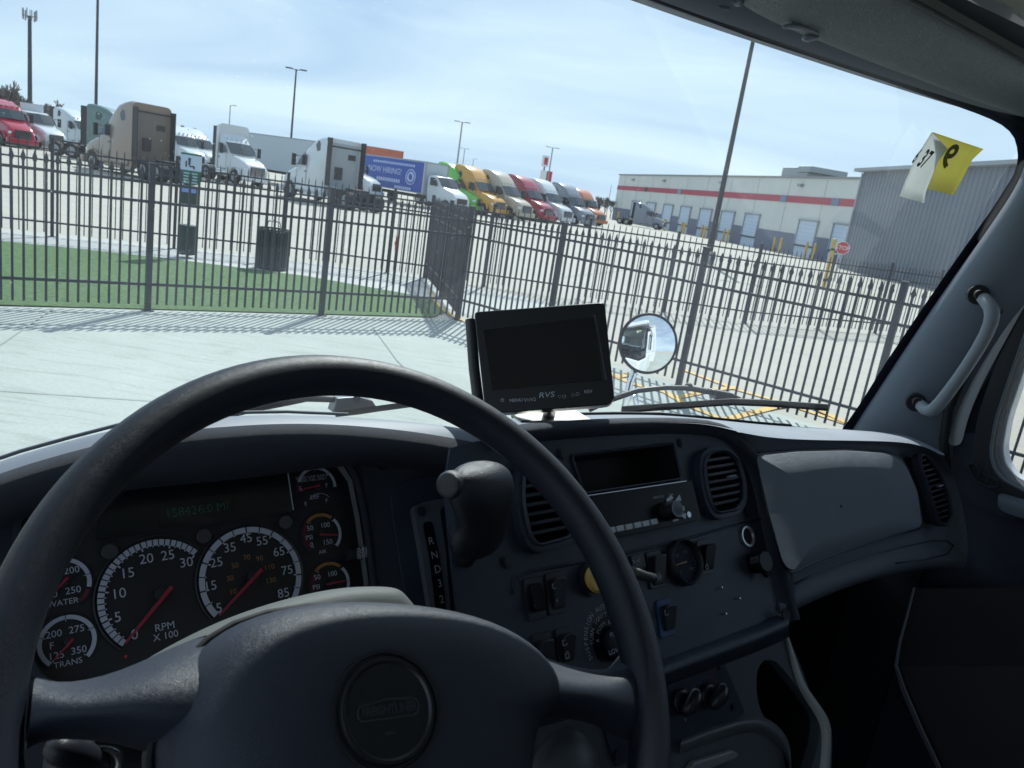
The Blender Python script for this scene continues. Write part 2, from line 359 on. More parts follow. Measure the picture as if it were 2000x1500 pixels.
r = empty('stop_sign', pol(21.2, 52), radians(-21), label='red stop sign in front of the grey building', cat='road sign')
mb = MB(); mb.cyl((0, 0, 0), (0, 0, 2.1), .03, 8); mb.build('post', M_gal, r)
M_red = mat('sign_red', (.50, .03, .05), .5); M_wht = mat('white_paint', (.78, .79, .80), .5)
mb = MB(); oc = [(cos(pi/8+k*pi/4)*.41, 0, 2.05+sin(pi/8+k*pi/4)*.41) for k in range(8)]; mb.prism([(x*.93, -.055, 2.05+(z-2.05)*.93) for x, y, z in oc], (0, .03, 0), 0); mb.prism([(x, -.045, z) for x, y, z in oc], (0, .02, 0), 1)
put_text(mb, 'STOP', (0, -.06, 2.05), (1, 0, 0), (0, 0, 1), .34, 1); mb.build('sign_plate', [M_red, M_wht], r)

# ------------------------------------------------------------ buildings
WA, WB = Vector((16.5, 176, 0)), Vector((35.4, 91.5, 0)); wu = (WB-WA).normalized(); wn = Vector((wu.y, -wu.x, 0))
if wn.dot(WA) > 0: wn = -wn
wang = atan2(wu.y, wu.x)
M_ww = mat('white_wall_panel', (.62, .63, .60), .7, var=.05, vscale=.3); M_wg = mat('grey_wall_base', (.16, .18, .24), .8); M_stripe = mat('red_stripe', (.42, .045, .08), .6)
M_dock = mat('dock_door', (.52, .62, .74), .5); M_bol = mat('bollard_yellow', (.58, .37, .07), .5, var=.15); M_win = mat('blue_window', (.08, .17, .28), .15)
r = empty('warehouse', WA, wang, label='long white warehouse with a red stripe and loading dock doors', cat='warehouse')
def wz(side): return -side                # local y that lies in front of the facade
ys = -1.0 if (Matrix.Rotation(-wang, 3, 'Z') @ wn).y < 0 else 1.0
doors = [(11.9, 16.7), (20.6, 25.2), (29.7, 34.0), (37.8, 42.0), (46.0, 50.3), (54.1, 58.3), (61.9, 66.0), (76.6, 80.7), (84.2, 88.4), (95, 99.3), (103, 107.3)]
mb = MB(); mb.box((59, -ys*15, 4.8), (118, 30, 9.6)); mb.build('wall', M_ww, r)
mb = MB(); mb.box((59, -ys*15, 9.72), (118.4, 30.4, .22)); mb.build('roof', mat('roof_coping', (.25, .26, .26), .6), r)
mb = MB()
for k in range(1, 14): mb.box((k*8.45-4, ys*.02, 4.8), (.05, .04, 9.4))
mb.build('panel_joints', mat('joint_grey', (.45, .46, .45), .8), r)
mb = MB(); mb.box((59, ys*.04, 6.93), (118, .08, .84)); mb.build('stripe', M_stripe, r)
mb = MB(); e0 = 0.0
for a, b in doors+[(118, 118)]:
    if a-e0 > .3: mb.box(((e0+a)/2, ys*.05, 1.32), (a-e0, .1, 2.64))
    e0 = b
mb.build('wall_base', M_wg, r)
for x in (18.3, 35.5, 71.3, 83.2):
    mb = MB(); mb.box((x, ys*.06, 6.93), (1.5, .12, .84)); mb.build('window', M_win if x > 20 else M_dkpl, r)
for a, b in doors:
    mb = MB(); mb.box(((a+b)/2, ys*.05, 2.9), (b-a, .1, 3.0)); mb.build('dock_door', M_dock, r)
    mb = MB(); mb.box(((a+b)/2, ys*.12, 1.32), (b-a, .3, .18)); mb.build('dock_bumper', M_dkpl, r)
    mb = MB(); mb.box(((a+b)/2, ys*.04, .6), (b-a, .08, 1.2)); mb.build('dock_leveller', M_dock, r)
    mb = MB(); mb.box(((a+b)/2, ys*.16, 4.5), (b-a+.5, .3, .14)); mb.box((a-.08, ys*.12, 2.9), (.16, .22, 3.1)); mb.box((b+.08, ys*.12, 2.9), (.16, .22, 3.1)); mb.build('door_head', mat('dock_seal_grey', (.33, .35, .37), .8), r)
    mb = MB()
    for k in range(1, 6): mb.box(((a+b)/2, ys*.105, 1.45+k*.5), (b-a, .02, .035))
    mb.build('door_ribs', mat('rib_shadow_grey', (.36, .43, .54), .6), r)
for x in (10, 27.5, 52, 75):
    mb = MB(); mb.box((x, ys*.25, 8.7), (.9, .5, .3)); mb.build('wall_lamp', M_gal, r)
mb = MB(); mb.box((71.5, -ys*3, 10.45), (6.5, 5, 1.25)); mb.box((74, -ys*3, 10.8), (3, 5.4, .8)); mb.build('rooftop_unit', M_gal, r, bevel=.1)
wi = 0
bl = None
R3 = Matrix.Rotation(wang, 3, 'Z')
for a, b in doors[:9]:
    for x in (a-1.3, a+2.4):
        p = WA+R3 @ Vector((x, ys*(2.2 if x < a else 3.4), 0))
        if bl is None:
            mb = MB(); mb.cyl((0, 0, 0), (0, 0, 1.75), .16, 12); mb.sphere((0, 0, 1.75), .16, 6); bl = mb.build('bollard', M_bol, smooth=50); q = bl
        else: q = bl.copy(); C.objects.link(q)
        q.location = p; wi += 1
        tag(q, 'yellow bollard standing in front of the warehouse loading docks', 'bollard', 'yellow bollards along the docks')
r2_ = empty('gate_post', pol(20.6, 43), label='tall thick yellow post left of the stop sign', cat='post')
mb = MB(); mb.tube([(0, 0, 0), (0, 0, 2.4)], .10, 14); mb.sphere((0, 0, 2.4), .10, 6); mb.build('post', M_bol, r2_, smooth=50)
mb = MB(); mb.cyl((0, 0, .3), (0, 0, .45), .115, 14); mb.cyl((0, 0, 1.9), (0, 0, 2.0), .108, 14); mb.build('band', M_dkpl, r2_, smooth=50)
# corrugated grey building
GA, GB = pol(21.35, 80), pol(29.7, 61.8); gu = (GB-GA).normalized(); gang = atan2(gu.y, gu.x); gl = (GB-GA).length
gn = Vector((gu.y, -gu.x, 0)); gs = -1 if gn.dot(GA) < 0 else 1
r = empty('metal_building', GA, gang, label='grey corrugated metal building at the right edge of the windscreen', cat='building')
M_cor = mat('corrugated_grey', (.17, .20, .235), .55, metal=.25, var=.06, vscale=.4); M_ctrim = mat('corrugated_trim', (.30, .33, .36), .5)
mb = MB(); LL = gl*3.2; n = int(LL/.6); top = []; bot = []
for k in range(n+1):
    for x, y in ((k*.6, 0), (k*.6+.36, 0), (k*.6+.42, gs*.05*-1), (k*.6+.54, gs*.05*-1)):
        top.append((x, y, 8.9)); bot.append((x, y, 0))
side = -1 if (Matrix.Rotation(-gang, 3, 'Z') @ (-GA)).y < 0 else 1
top = [(x, (.0 if abs(y) < 1e-9 else side*.07), z) for x, y, z in top]; bot = [(x, (.0 if abs(y) < 1e-9 else side*.07), z) for x, y, z in bot]
mb.grid([bot, top]); mb.build('wall', M_cor, r)
mb = MB(); mb.box((LL/2, -side*15.2, 4.4), (LL, 30, 8.8)); mb.build('end_wall', M_cor, r)
mb = MB(); mb.box((LL/2-.2, -side*14.8, 9.05), (LL+.8, 31, .28)); mb.box((.02, side*.06, 4.4), (.22, .2, 8.8)); mb.build('roof', M_ctrim, r)
# far grey building and trees at left
r = empty('distant_shed', pol(-32.0, 230), radians(20), label='long low grey roofed building far behind the left trucks', cat='building')
mb = MB(); mb.box((0, 0, 1.8), (46, 14, 3.6)); mb.build('wall', M_wg, r)
mb = MB(); mb.prism([(-23.5, -7.8, 3.6), (-23.5, 7.8, 3.6), (-23.5, 0, 6.1)], (47, 0, 0)); mb.build('roof', mat('shed_roof', (.16, .17, .2), .7), r)

def bare_tree(az, dist, h, seed, label):
    rnd_ = random.Random(seed); r = empty('bare_tree', pol(az, dist), label=label, cat='tree', group='bare trees on the skyline')
    tr = MB(); cr_ = MB()
    def br(p, d, l, rad, dep):
        q = p+d*l; (tr if dep > 3 else cr_).tube([p, q], [max(rad, .045), max(rad*.7, .04)], 4 if dep < 4 else 6, caps=False)
        if dep == 0: return
        for _ in range(3 if dep < 5 else 4):
            a = Vector((rnd_.uniform(-1, 1), rnd_.uniform(-1, 1), rnd_.uniform(-.1, .9))); br(p+d*l*rnd_.uniform(.55, 1), (d+a*.75).normalized(), l*rnd_.uniform(.6, .82), rad*.6, dep-1)
    br(Vector((0, 0, 0)), Vector((0, 0, 1)), h*.28, h*.022, 5)
    tr.build('trunk', M_tree, r); cr_.build('crown', M_tree, r)
for i, (a, dd, h, w) in enumerate(((-35.6, 120, 9.4, 'cut by the left edge of the windscreen'), (-33.85, 126, 8.2, 'second from the left edge'), (-32.4, 135, 6.6, 'just left of the white low cab'), (-30.6, 140, 5.2, 'over the white sleeper cab'), (-34.9, 125, 9.4, 'behind the red truck, leftmost'), (-34.2, 128, 8.6, 'behind the roof of the red truck'), (-33.5, 130, 7.4, 'just right of the red truck roof'), (-31.7, 140, 7.6, 'between the white cab and the teal truck'),
                               (-27.8, 150, 4.6, 'peeking over the teal truck roof'), (-24.2, 150, 6.5, 'over the white trucks beside the brown one'), (-12.4, 170, 6.5, 'over the blue trailer'), (4.3, 170, 6.0, 'at the end of the truck row'), (4.75, 150, 5.6, 'left of the warehouse end wall'), (5.2, 175, 5.8, 'touching the warehouse end wall'))):
    bare_tree(a, dd, h, i, 'bare leafless tree '+w)

# roadside signs
r = empty('billboard', pol(-11.6, 112), radians(14), label='orange and blue store sign panel above the blue box truck', cat='sign')
mb = MB(); mb.box((0, 0, 5.0), (5.8, .5, 1.25)); mb.build('panel', mat('sign_orange', (.50, .13, .07), .5, var=.3, vscale=.6), r)
mb = MB(); mb.box((0, 0, 4.0), (5.8, .48, .7)); mb.build('lower_panel', mat('sign_blue', (.03, .09, .38), .5), r)
mb = MB(); mb.box((-2.4, 0, 1.9), (.3, .3, 3.6)); mb.box((2.4, 0, 1.9), (.3, .3, 3.6)); mb.build('posts', M_gal, r)
r = empty('pylon_sign', pol(-.05, 128), 0, label='red and white roadside sign on a pole right of the cream truck', cat='sign')
mb = MB(); mb.box((0, .2, 4), (.3, .3, 8)); mb.build('post', M_gal, r)
mb = MB(); mb.box((0, 0, 8.0), (1.1, .3, 1.7)); mb.box((0, 0, 5.6), (1.0, .3, 1.9)); mb.box((.95, 0, 5.6), (.9, .3, 1.9), 1); mb.box((.1, -.18, 8.0), (.55, .06, 1.1), 1); mb.build('panel', [M_wht, M_red], r)

# ------------------------------------------------------------ trucks
def paint(name, col, rough=.22): return mat(name, col, rough, coat=.6, spec=.5)
P_red = paint('paint_red', (.42, .02, .05)); P_white = paint('paint_white', (.62, .66, .68)); P_teal = paint('paint_teal', (.11, .19, .18))
P_tan = paint('paint_tan', (.27, .20, .145)); P_green = paint('paint_green', (.14, .50, .06)); P_yel = paint('paint_yellow', (.60, .30, .03)); P_cream = paint('paint_cream', (.46, .40, .30))
P_mar = paint('paint_crimson', (.34, .015, .04)); P_grey = paint('paint_grey', (.22, .24, .28)); P_org = paint('paint_orange', (.55, .18, .06)); P_box = mat('box_white', (.50, .56, .60), .4)
P_blk = mat('dark_fabric', (.02, .025, .03), .6)
def wheel(root, x, y, r=.52, w=.28, dual=False):
    mb = MB(); ww = w*2 if dual else w; s = 1 if y > 0 else -1
    mb.tube([(x, y-s*ww, r), (x, y-s*ww*.5, r), (x, y, r)], [r*.97, r, r*.95], 20, 0); mb.cyl((x, y-s*.02, r), (x, y+s*.012, r), r*.58, 16, 1); mb.cyl((x, y, r), (x, y+s*.07, r), r*.2, 10, 1)
    mb.build('wheel', [M_rub, M_gal], root, smooth=40)
def ringsec(x, w, zb, zt, rc=.22, n=4, wt=None):
    """half-open cab section seen along x"""
    wt = w if wt is None else wt; pts = [(x, -w, zb), (x, -w, zb+(zt-zb)*.45)]
    for k in range(n+1):
        a = pi-(pi/2)*k/n; pts.append((x, -(wt-rc)+cos(a)*rc, zt-rc+sin(a)*rc))
    for k in range(n+1):
        a = pi/2-(pi/2)*k/n; pts.append((x, (wt-rc)+cos(a)*rc, zt-rc+sin(a)*rc))
    pts += [(x, w, zb+(zt-zb)*.45), (x, w, zb)]
    return [Vector(p) for p in pts]
def tractor(label, az, dist, view, P, roof=True, day=False, group='semi tractors in the lot', name='semi_truck', high=4.0, rearp=None, marker=True, P2=None, classic=False):
    """nose turned by `view` degrees from pointing at the camera (positive: towards the right of the picture)"""
    c = pol(az, dist); head = atan2(-c.y, -c.x)+radians(view); r = empty(name, c, head, label=label, cat='truck', group=group)
    # local x forward, front bumper at x = 0
    sb = -3.6 if day else -5.3
    secs = [ringsec(sb, 1.2, 1.0, high if roof else 2.95, .3), ringsec(sb+.35, 1.22, .75, (high+.04) if roof else 2.98, .3)]
    if roof:
        if not day: secs += [ringsec(-4.4, 1.22, .6, high*.99, .32), ringsec(-3.9, 1.22, .6, high*.955, .34)]
        secs += [ringsec(-3.3, 1.2, .6, high*.87, .36, wt=1.12), ringsec(-2.85, 1.18, .6, 3.1, .34, wt=1.08), ringsec(-2.62, 1.17, .6, 2.86, .3, wt=1.05)]
    else: secs += [ringsec(-2.9, 1.18, .6, 2.93, .28, wt=1.1), ringsec(-2.62, 1.17, .6, 2.84, .26, wt=1.05)]
    secs += [ringsec(-1.95, 1.12, .6, 2.08, .18, wt=1.06), ringsec(-1.9, 1.0, .6, 1.98, .2), ringsec(-1.2, .98, .62, 1.86, .24), ringsec(-.6, .94, .66, 1.66, .26), ringsec(-.2, .9, .7, 1.42, .25), ringsec(-.06, .84, .76, 1.18, .2)]
    mb = MB(); mb.grid(secs); mb.poly(secs[0][::-1]); mb.poly(secs[-1]); mb.build('cab_body', P, r, smooth=38)
    mb = MB(); a, b = secs[-7], secs[-6]
    a = Vector((-2.64, 1.0, 2.80)); b = Vector((-1.93, 1.02, 2.10)); o = Vector((.03, 0, .035))
    mid = [Vector((-2.55, 0, 2.83)), Vector((-1.84, 0, 2.12))]
    mb.grid([[Vector((a.x, -1.0, a.z))+o, mid[0]+o, Vector((a.x, 1.0, a.z))+o], [Vector((b.x, -1.02, b.z))+o, mid[1]+o, Vector((b.x, 1.02, b.z))+o]]); mb.build('windshield', M_glassd, r, solid=.02)
    for s in (-1, 1):
        y = s*1.215
        mb = MB(); mb.prism([(-3.15, y, 2.1), (-2.2, y-s*.02, 2.1), (-2.28, y-s*.03, 2.35), (-2.7, y-s*.03, 2.72), (-3.15, y-s*.02, 2.74)], (0, s*.012, 0)); mb.build('side_window', M_glassd, r)
        if not day and roof:
            mb = MB(); mb.prism([(-4.65, y, 3.05), (-4.3, y, 3.0), (-4.15, y, 3.35), (-4.4, y, 3.62), (-4.62, y, 3.5)], (0, s*.015, 0)); mb.build('sleeper_window', M_glassd, r)
        mb = MB(); mb.box((-2.3, s*1.55, 2.35), (.14, .24, .7)); mb.tube([(-2.4, s*1.15, 2.6), (-2.3, s*1.5, 2.6)], .03, 5); mb.tube([(-2.4, s*1.15, 2.1), (-2.3, s*1.5, 2.1)], .03, 5); mb.build('mirror', M_dkpl, r, bevel=.03)
        mb = MB(); mb.sphere((-.28, s*.82, 1.12), .2, 6, sc=(1.2, .6, .7)); mb.build('headlight', M_hlamp, r, smooth=180)
        mb = MB(); yy = s*1.222
        mb.tube([(-2.15, yy, 2.0), (-2.15, yy, 1.0), (-3.25, yy, .95), (-3.28, yy, 2.75)], .012, 4); mb.box((-3.1, yy, 1.75), (.2, .03, .05)); mb.build('door_seam', M_dkpl, r)
        mb = MB(); mb.box((-2.7, s*1.12, .62), (.9, .2, .06)); mb.box((-2.7, s*1.12, .95), (.9, .16, .05)); mb.build('step', M_gal, r)
        # front fender over the wheel
        rows = []
        for k in range(9):
            a = pi*k/8; rows.append([Vector((-1.25+cos(a)*.64, s*.82, .62+sin(a)*.62)), Vector((-1.25+cos(a)*.66, s*1.16, .60+sin(a)*.6))])
        mb = MB(); mb.grid(rows); mb.build('fender', P, r, smooth=60, solid=.05)
        wheel(r, -1.25, s*1.12); wheel(r, sb-1.1, s*1.22, dual=True); wheel(r, sb-2.3, s*1.22, dual=True)
        mb = MB(); mb.tube([(sb+.25, s*.95, .75), (-2.6, s*.95, .75)], .33, 14); mb.build('fuel_tank', M_chr if day else P, r, smooth=40)
        if not day: mb = MB(); mb.box(((sb-2.7)/2, s*1.18, .75), (abs(sb+2.7), .05, .75)); mb.build('side_skirt', P, r, bevel=.02)
        if roof: mb = MB(); mb.box((sb-.2, s*1.16, 2.5), (.5, .05, 2.7)); mb.build('side_extender', P_blk, r)
    mb = MB(); mb.box((-.02, 0, 1.05), (.08, 1.15, .62), 0)
    for k in range(6): mb.box((.03, 0, .8+k*.1), (.03, 1.1, .03), 1)
    mb.build('grille', [M_dkpl, M_chr], r)
    mb = MB(); mb.box((-.12, 0, .55), (.38, 2.3, .42)); mb.build('bumper', M_gal if classic else P, r, bevel=.1)
    mb = MB(); mb.box(((sb-3.0)/2, 0, .85), (abs(sb)+2.6-.6, .9, .25)); mb.box((sb-1.7, 0, 1.1), (1.0, 1.0, .12)); mb.build('chassis', M_chas, r)
    if marker and roof:
        mb = MB()
        for k in range(5): mb.box((-2.83, (k-2)*.4, 3.12), (.12, .12, .06))
        mb.build('marker_light', M_hlamp, r)
    mb = MB(); mb.box((sb-.03, 0, 2.3), (.05, 1.9, 2.6)); mb.box((sb-.08, .35, 1.9), (.1, .5, .7), 1); mb.box((sb-.07, -.5, 2.9), (.06, .5, .3), 1); mb.box((sb-.05, 0, high-.45 if roof else 2.7), (.06, 2.2, .08), 1); mb.build('rear_panel', [rearp or P, M_dkpl], r)
    return r
tractor('glossy red high roof semi truck at the far left of the row', -33.5, 74, 22, P_red, high=3.5)
tractor('white low roof day cab with a black grille beside the red truck at left', -31.75, 77, 30, P_white, roof=False, day=True, classic=True)
tractor('white high roof semi truck partly hidden behind the teal one', -29.3, 88, 38, P_white, high=3.85)
tractor('teal grey high roof semi truck hidden behind the brown one', -25.6, 66, 66, P_teal, high=4.05)
tractor('brown high roof sleeper truck turned away, its dark rear panel showing', -29.45, 55.0, -150, P_tan, high=4.1, rearp=mat('rear_brown', (.17, .135, .11), .6))
tractor('white semi truck directly right of the brown truck', -23.6, 77, 28, P_white, high=3.7)
tractor('second white semi truck, between the brown truck and the white day cab', -22.5, 80, 34, P_white, high=3.75)
tractor('white day cab with tall roof fairing, in front of the long trailer', -19.8, 60, 34, P_white, day=True, high=4.05)
tractor('white high roof sleeper truck turned away, beside the blue box truck', -17.3, 53, -150, P_white, high=3.85, rearp=mat('rear_grey', (.35, .38, .40), .6))
tractor('white cab just behind the white sleeper truck and the blue banner', -11.7, 68, 55, P_white, high=3.4, day=True)
tractor('lime green semi truck beside the white box truck cab', -4.1, 71, 44, P_green, high=4.15)
tractor('yellow high roof semi truck between the green and cream ones', -2.75, 70.5, 47, P_yel, high=4.15)
tractor('cream and white semi truck between the yellow and crimson ones', -.8, 71.5, 48, P_cream, high=4.1)
tractor('crimson semi truck between the cream and silver ones', 0.8, 76, 48, P_mar, high=4.1)
tractor('silver white semi truck between the crimson and grey ones', 2.2, 79, 48, P_white, high=4.1)
tractor('grey semi truck with a dark rear, near the end of the row', 3.8, 81, 46, P_grey, high=4.1, rearp=P_blk)
tractor('orange semi truck at the far end of the row', 4.6, 95, 44, P_org, high=4.05)
tractor('pale grey semi truck parked at the warehouse docks', 9.2, 132, 75, P_grey, high=3.9)
# long white trailer behind the white day cab
A = pol(-21.4, 78); B = pol(-14.6, 66.5); d = (B-A); r = empty('semi_trailer', A, atan2(d.y, d.x), label='long plain white trailer standing behind the white day cab', cat='trailer')
mb = MB(); ll = d.length; mb.box((ll/2, 1.3, 2.6), (ll, 2.6, 2.9)); mb.build('box_body', P_box, r, bevel=.04)
mb = MB(); mb.box((ll/2, 1.3, 1.05), (ll*.9, 1.2, .25)); mb.build('chassis', M_chas, r)
mb = MB(); mb.box((ll/2, 1.3, 4.04), (ll+.05, 2.66, .06)); mb.build('roof_rail', M_gal, r)
for x in (1.5, 2.8, ll-1.5): wheel(r, x, .05)
# box truck with the blue banner
c = pol(-5.55, 65.5); head = atan2(-c.y, -c.x)+radians(44)
r = empty('box_truck', c, head, label='white box truck with a blue hiring banner on its side', cat='truck')
mb = MB(); secs = [ringsec(-3.3, 1.1, .7, 2.75, .25), ringsec(-2.6, 1.12, .6, 2.78, .25), ringsec(-2.3, 1.1, .6, 2.7, .25, wt=1.0), ringsec(-1.65, 1.05, .6, 1.98, .2), ringsec(-1.5, .98, .6, 1.9, .2), ringsec(-.4, .9, .65, 1.55, .25), ringsec(-.08, .85, .7, 1.2, .2)]
mb.grid(secs); mb.poly(secs[0][::-1]); mb.poly(secs[-1]); mb.build('cab_body', P_white, r, smooth=38)
mb = MB(); mb.grid([[Vector((-2.29, -.95, 2.68)), Vector((-2.2, 0, 2.7)), Vector((-2.29, .95, 2.68))], [Vector((-1.61, -.98, 2.02)), Vector((-1.52, 0, 2.04)), Vector((-1.61, .98, 2.02))]]); mb.build('windshield', M_glassd, r, solid=.02)
for s in (-1, 1):
    mb = MB(); mb.prism([(-3.0, s*1.13, 1.95), (-2.0, s*1.13, 1.95), (-2.4, s*1.12, 2.58), (-3.0, s*1.12, 2.6)], (0, s*.01, 0)); mb.build('side_window', M_glassd, r)
    wheel(r, -1.0, s*1.05, .48); wheel(r, -10.2, s*1.15, .48, dual=True)
    mb = MB(); mb.sphere((-.25, s*.78, 1.05), .18, 6, sc=(1.2, .6, .7)); mb.build('headlight', M_hlamp, r, smooth=180)
    mb = MB(); mb.box((-2.1, s*1.42, 2.2), (.12, .22, .5)); mb.build('mirror', M_dkpl, r, bevel=.03)
mb = MB(); mb.box((-.05, 0, 1.0), (.08, 1.1, .45)); mb.build('grille', M_dkpl, r)
mb = MB(); mb.box((-.08, 0, .5), (.3, 2.1, .35)); mb.build('bumper', M_dkpl, r, bevel=.06)
mb = MB(); mb.box((-8.0, 0, 2.42), (8.9, 2.5, 2.65)); mb.build('cargo_box', P_box, r, bevel=.03)
mb = MB(); mb.box((-8.0, 0, 3.76), (9.0, 2.56, .06)); mb.box((-3.57, 1.25, 2.42), (.14, .08, 2.65)); mb.box((-3.57, -1.25, 2.42), (.14, .08, 2.65)); mb.build('box_rails', mat('rail_tan', (.38, .35, .33), .5), r)
mb = MB(); mb.box((-6.5, 0, .85), (12, .9, .25)); mb.build('chassis', M_chas, r)
M_ban = mat('banner_blue', (.03, .09, .40), .5); M_let = mat('banner_letters', (.55, .62, .85), .5)
sd = -1
Y = sd*1.262; mb = MB(); mb.box((-8.0, Y, 2.42), (8.3, .02, 2.5)); mb.build('banner', M_ban, r)
mb = MB(); ex = (1, 0, 0); ez = (0, 0, 1); yy = Y+sd*.014
put_text(mb, 'NOW HIRING!', (-9.0, yy, 2.62), ex, ez, .72, 0)
mb.tube([(-5.4+cos(a*pi/12)*.62, yy, 2.35+sin(a*pi/12)*.62) for a in range(24)], .05, 4, closed=True); mb.tube([(-5.4+cos(a*pi/12)*.35, yy, 2.35+sin(a*pi/12)*.35) for a in range(24)], .10, 4, closed=True)
for k in range(20): mb.box((-10.6+k*.29, yy, 3.3), (.17, .01, .2))
for k in range(11): mb.box((-9.9+k*.30, yy, 1.85), (.2, .01, .3))
for k in range(8): mb.box((-7.3+k*.28, yy, 1.35), (.2, .01, .24))
mb.build('banner_lettering', M_let, r)

# ============================================================ the cab we sit in
# cab axes: x across to the passenger side, y towards the windscreen, z up; origin at the driver's eye
CA = radians(39.6)
_T = Vector((cos(CA), sin(CA), 0)); _W = Vector((-sin(CA), cos(CA), 0))
def dl(x, y):
    v = ray(x, y); return Vector((v.dot(_T), v.dot(_W), v.z))
def pf(x, y, f): v = dl(x, y); return v*(f/v.y)
def pt(x, y, t): v = dl(x, y); return v*(t/v.x)
def pu(x, y, u): v = dl(x, y); return v*(u/v.z)
class Plane:
    def __init__(s, p0, phi=0.0, ex=None, ey=None):
        s.o = Vector(p0)
        s.ex = Vector(ex) if ex else Vector((1, 0, 0)); s.ey = Vector(ey) if ey else Vector((0, sin(phi), cos(phi)))
        s.n = s.ex.cross(s.ey).normalized()          # towards the driver
    def P(s, x, y, h=0.0):
        v = dl(x, y); o = s.o+s.n*h; return v*((o.dot(s.n))/(v.dot(s.n)))
    def uv(s, x, y, h=0.0):
        p = s.P(x, y, h)-s.o; return (p.dot(s.ex), p.dot(s.ey))
    def at(s, u, v, h=0.0): return s.o+s.ex*u+s.ey*v+s.n*h
    def pts(s, L, h=0.0): return [s.uv(x, y) for x, y in L]
def plate(pl, outer, holes, h0, h1, mb=None, mi=0):
    """flat panel with holes: outlines in plane coordinates, from height h0 (back) to h1 (front)"""
    bm = bmesh.new(); loops = []
    for P in [outer]+holes:
        vs = [bm.verts.new((x, y, 0)) for x, y in P]
        for i in range(len(vs)): bm.edges.new((vs[i], vs[(i+1) % len(vs)]))
    bmesh.ops.triangle_fill(bm, use_beauty=True, use_dissolve=False, edges=bm.edges[:], normal=(0, 0, 1))
    fs = bm.faces[:]; r = bmesh.ops.extrude_face_region(bm, geom=fs)
    bmesh.ops.translate(bm, verts=[v for v in r['geom'] if isinstance(v, bmesh.types.BMVert)], vec=(0, 0, -1))
    bm.verts.index_update(); mb = mb or MB()
    mb.add([pl.at(v.co.x, v.co.y, h1 if v.co.z > -.5 else h0) for v in bm.verts], [[v.index for v in f.verts] for f in bm.faces], mi)
    bm.free(); return mb
def frame_ring(mb, pl, P, w, h0, h1, mi=0):
    """raised rim along a closed outline: rectangular section of width w, outwards"""
    k = len(P); c = Vector((sum(p[0] for p in P)/k, sum(p[1] for p in P)/k)); out = []
    A = sum(P[i][0]*P[(i+1) % k][1]-P[(i+1) % k][0]*P[i][1] for i in range(k)); sg = 1 if A > 0 else -1
    for i in range(k):
        a, b, d = Vector(P[i-1]), Vector(P[i]), Vector(P[(i+1) % k]); t = (d-a).normalized(); n = Vector((t.y, -t.x))*sg
        out.append(b+n*w)
    rows = [[pl.at(p[0], p[1], h0) for p in P], [pl.at(p[0], p[1], h1) for p in P], [pl.at(*(Vector(p)*.5+q*.5), h1+.0015) for p, q in zip(P, out)], [pl.at(q.x, q.y, h1) for q in out], [pl.at(q.x, q.y, h0) for q in out]]
    mb.grid(rows, mi, True); return mb

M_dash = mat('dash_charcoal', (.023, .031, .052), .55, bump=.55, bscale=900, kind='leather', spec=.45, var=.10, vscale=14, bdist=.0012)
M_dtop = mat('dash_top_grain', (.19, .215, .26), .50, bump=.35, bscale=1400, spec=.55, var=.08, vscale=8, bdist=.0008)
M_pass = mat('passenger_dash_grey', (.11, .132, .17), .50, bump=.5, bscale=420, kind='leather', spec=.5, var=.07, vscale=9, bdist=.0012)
M_panel = mat('panel_dark_plastic', (.022, .031, .052), .48, bump=.25, bscale=1500, spec=.45, var=.10, vscale=25)
M_black = mat('matt_black_plastic', (.013, .015, .022), .45, bump=.1, bscale=1500)
M_void = mat('black_recess', (.004, .0045, .006), .7)
M_leath = mat('wheel_leather', (.015, .021, .037), .52, bump=.28, bscale=420, kind='leather', spec=.5, var=.05, vscale=30, bdist=.0005)
M_rim = mat('wheel_rim_vinyl', (.008, .012, .023), .47, bump=.22, bscale=420, kind='leather', spec=.45, var=.10, vscale=12, bdist=.0004)
M_shroud = mat('column_shroud_grey', (.12, .13, .13), .6, bump=.6, bscale=1200, spec=.4, bdist=.0008)
M_trim = mat('pillar_grey', (.125, .148, .178), .6, bump=.15, bscale=1300, spec=.4, var=.05, vscale=4)
M_trimd = mat('pillar_grey_darker', (.10, .115, .14), .6, bump=.15, bscale=1200)
M_visor = mat('sun_visor_vinyl', (.27, .295, .29), .62, bump=.9, bscale=260, kind='leather', spec=.35, var=.08, vscale=5, bdist=.004)
M_head = mat('headliner_olive', (.50, .50, .44), .9, bump=.3, bscale=900, var=.05)
M_seal = mat('black_rubber', (.006, .007, .010), .6)
M_frit = mat('glass_frit', (.010, .012, .022), .35)
M_doorf = mat('door_frame_grey', (.36, .37, .38), .45)
M_silver = mat('satin_silver', (.45, .46, .48), .3, metal=.9)
M_btn = mat('button_grey', (.42, .46, .52), .35)
M_face = mat('gauge_face', (.009, .010, .014), .5)
M_tick = mat('gauge_white', (.42, .45, .56), .6)
M_amb = mat('gauge_amber', (.30, .14, .05), .6)
M_zone = mat('gauge_red_zone', (.10, .008, .025), .6)
M_redn = mat('needle_red', (.30, .015, .045), .4)
M_lcd = mat('lcd_dark', (.006, .009, .010), .2)
M_lcdt = mat('lcd_green', (.015, .07, .05), .5, emit=.02)
M_txt = mat('panel_print', (.30, .33, .38), .6)
M_gloss = mat('gloss_black', (.005, .006, .009), .30, spec=.15)
M_bluep = mat('blue_switch_frame', (.015, .05, .14), .5)
M_ylw = mat('yellow_knob', (.55, .36, .07), .45)
M_body = mat('truck_white_paint', (.68, .71, .73), .25, coat=.5)
M_blue2 = mat('print_blue', (.02, .08, .30), .5); M_red2 = mat('print_red', (.22, .03, .02), .5)

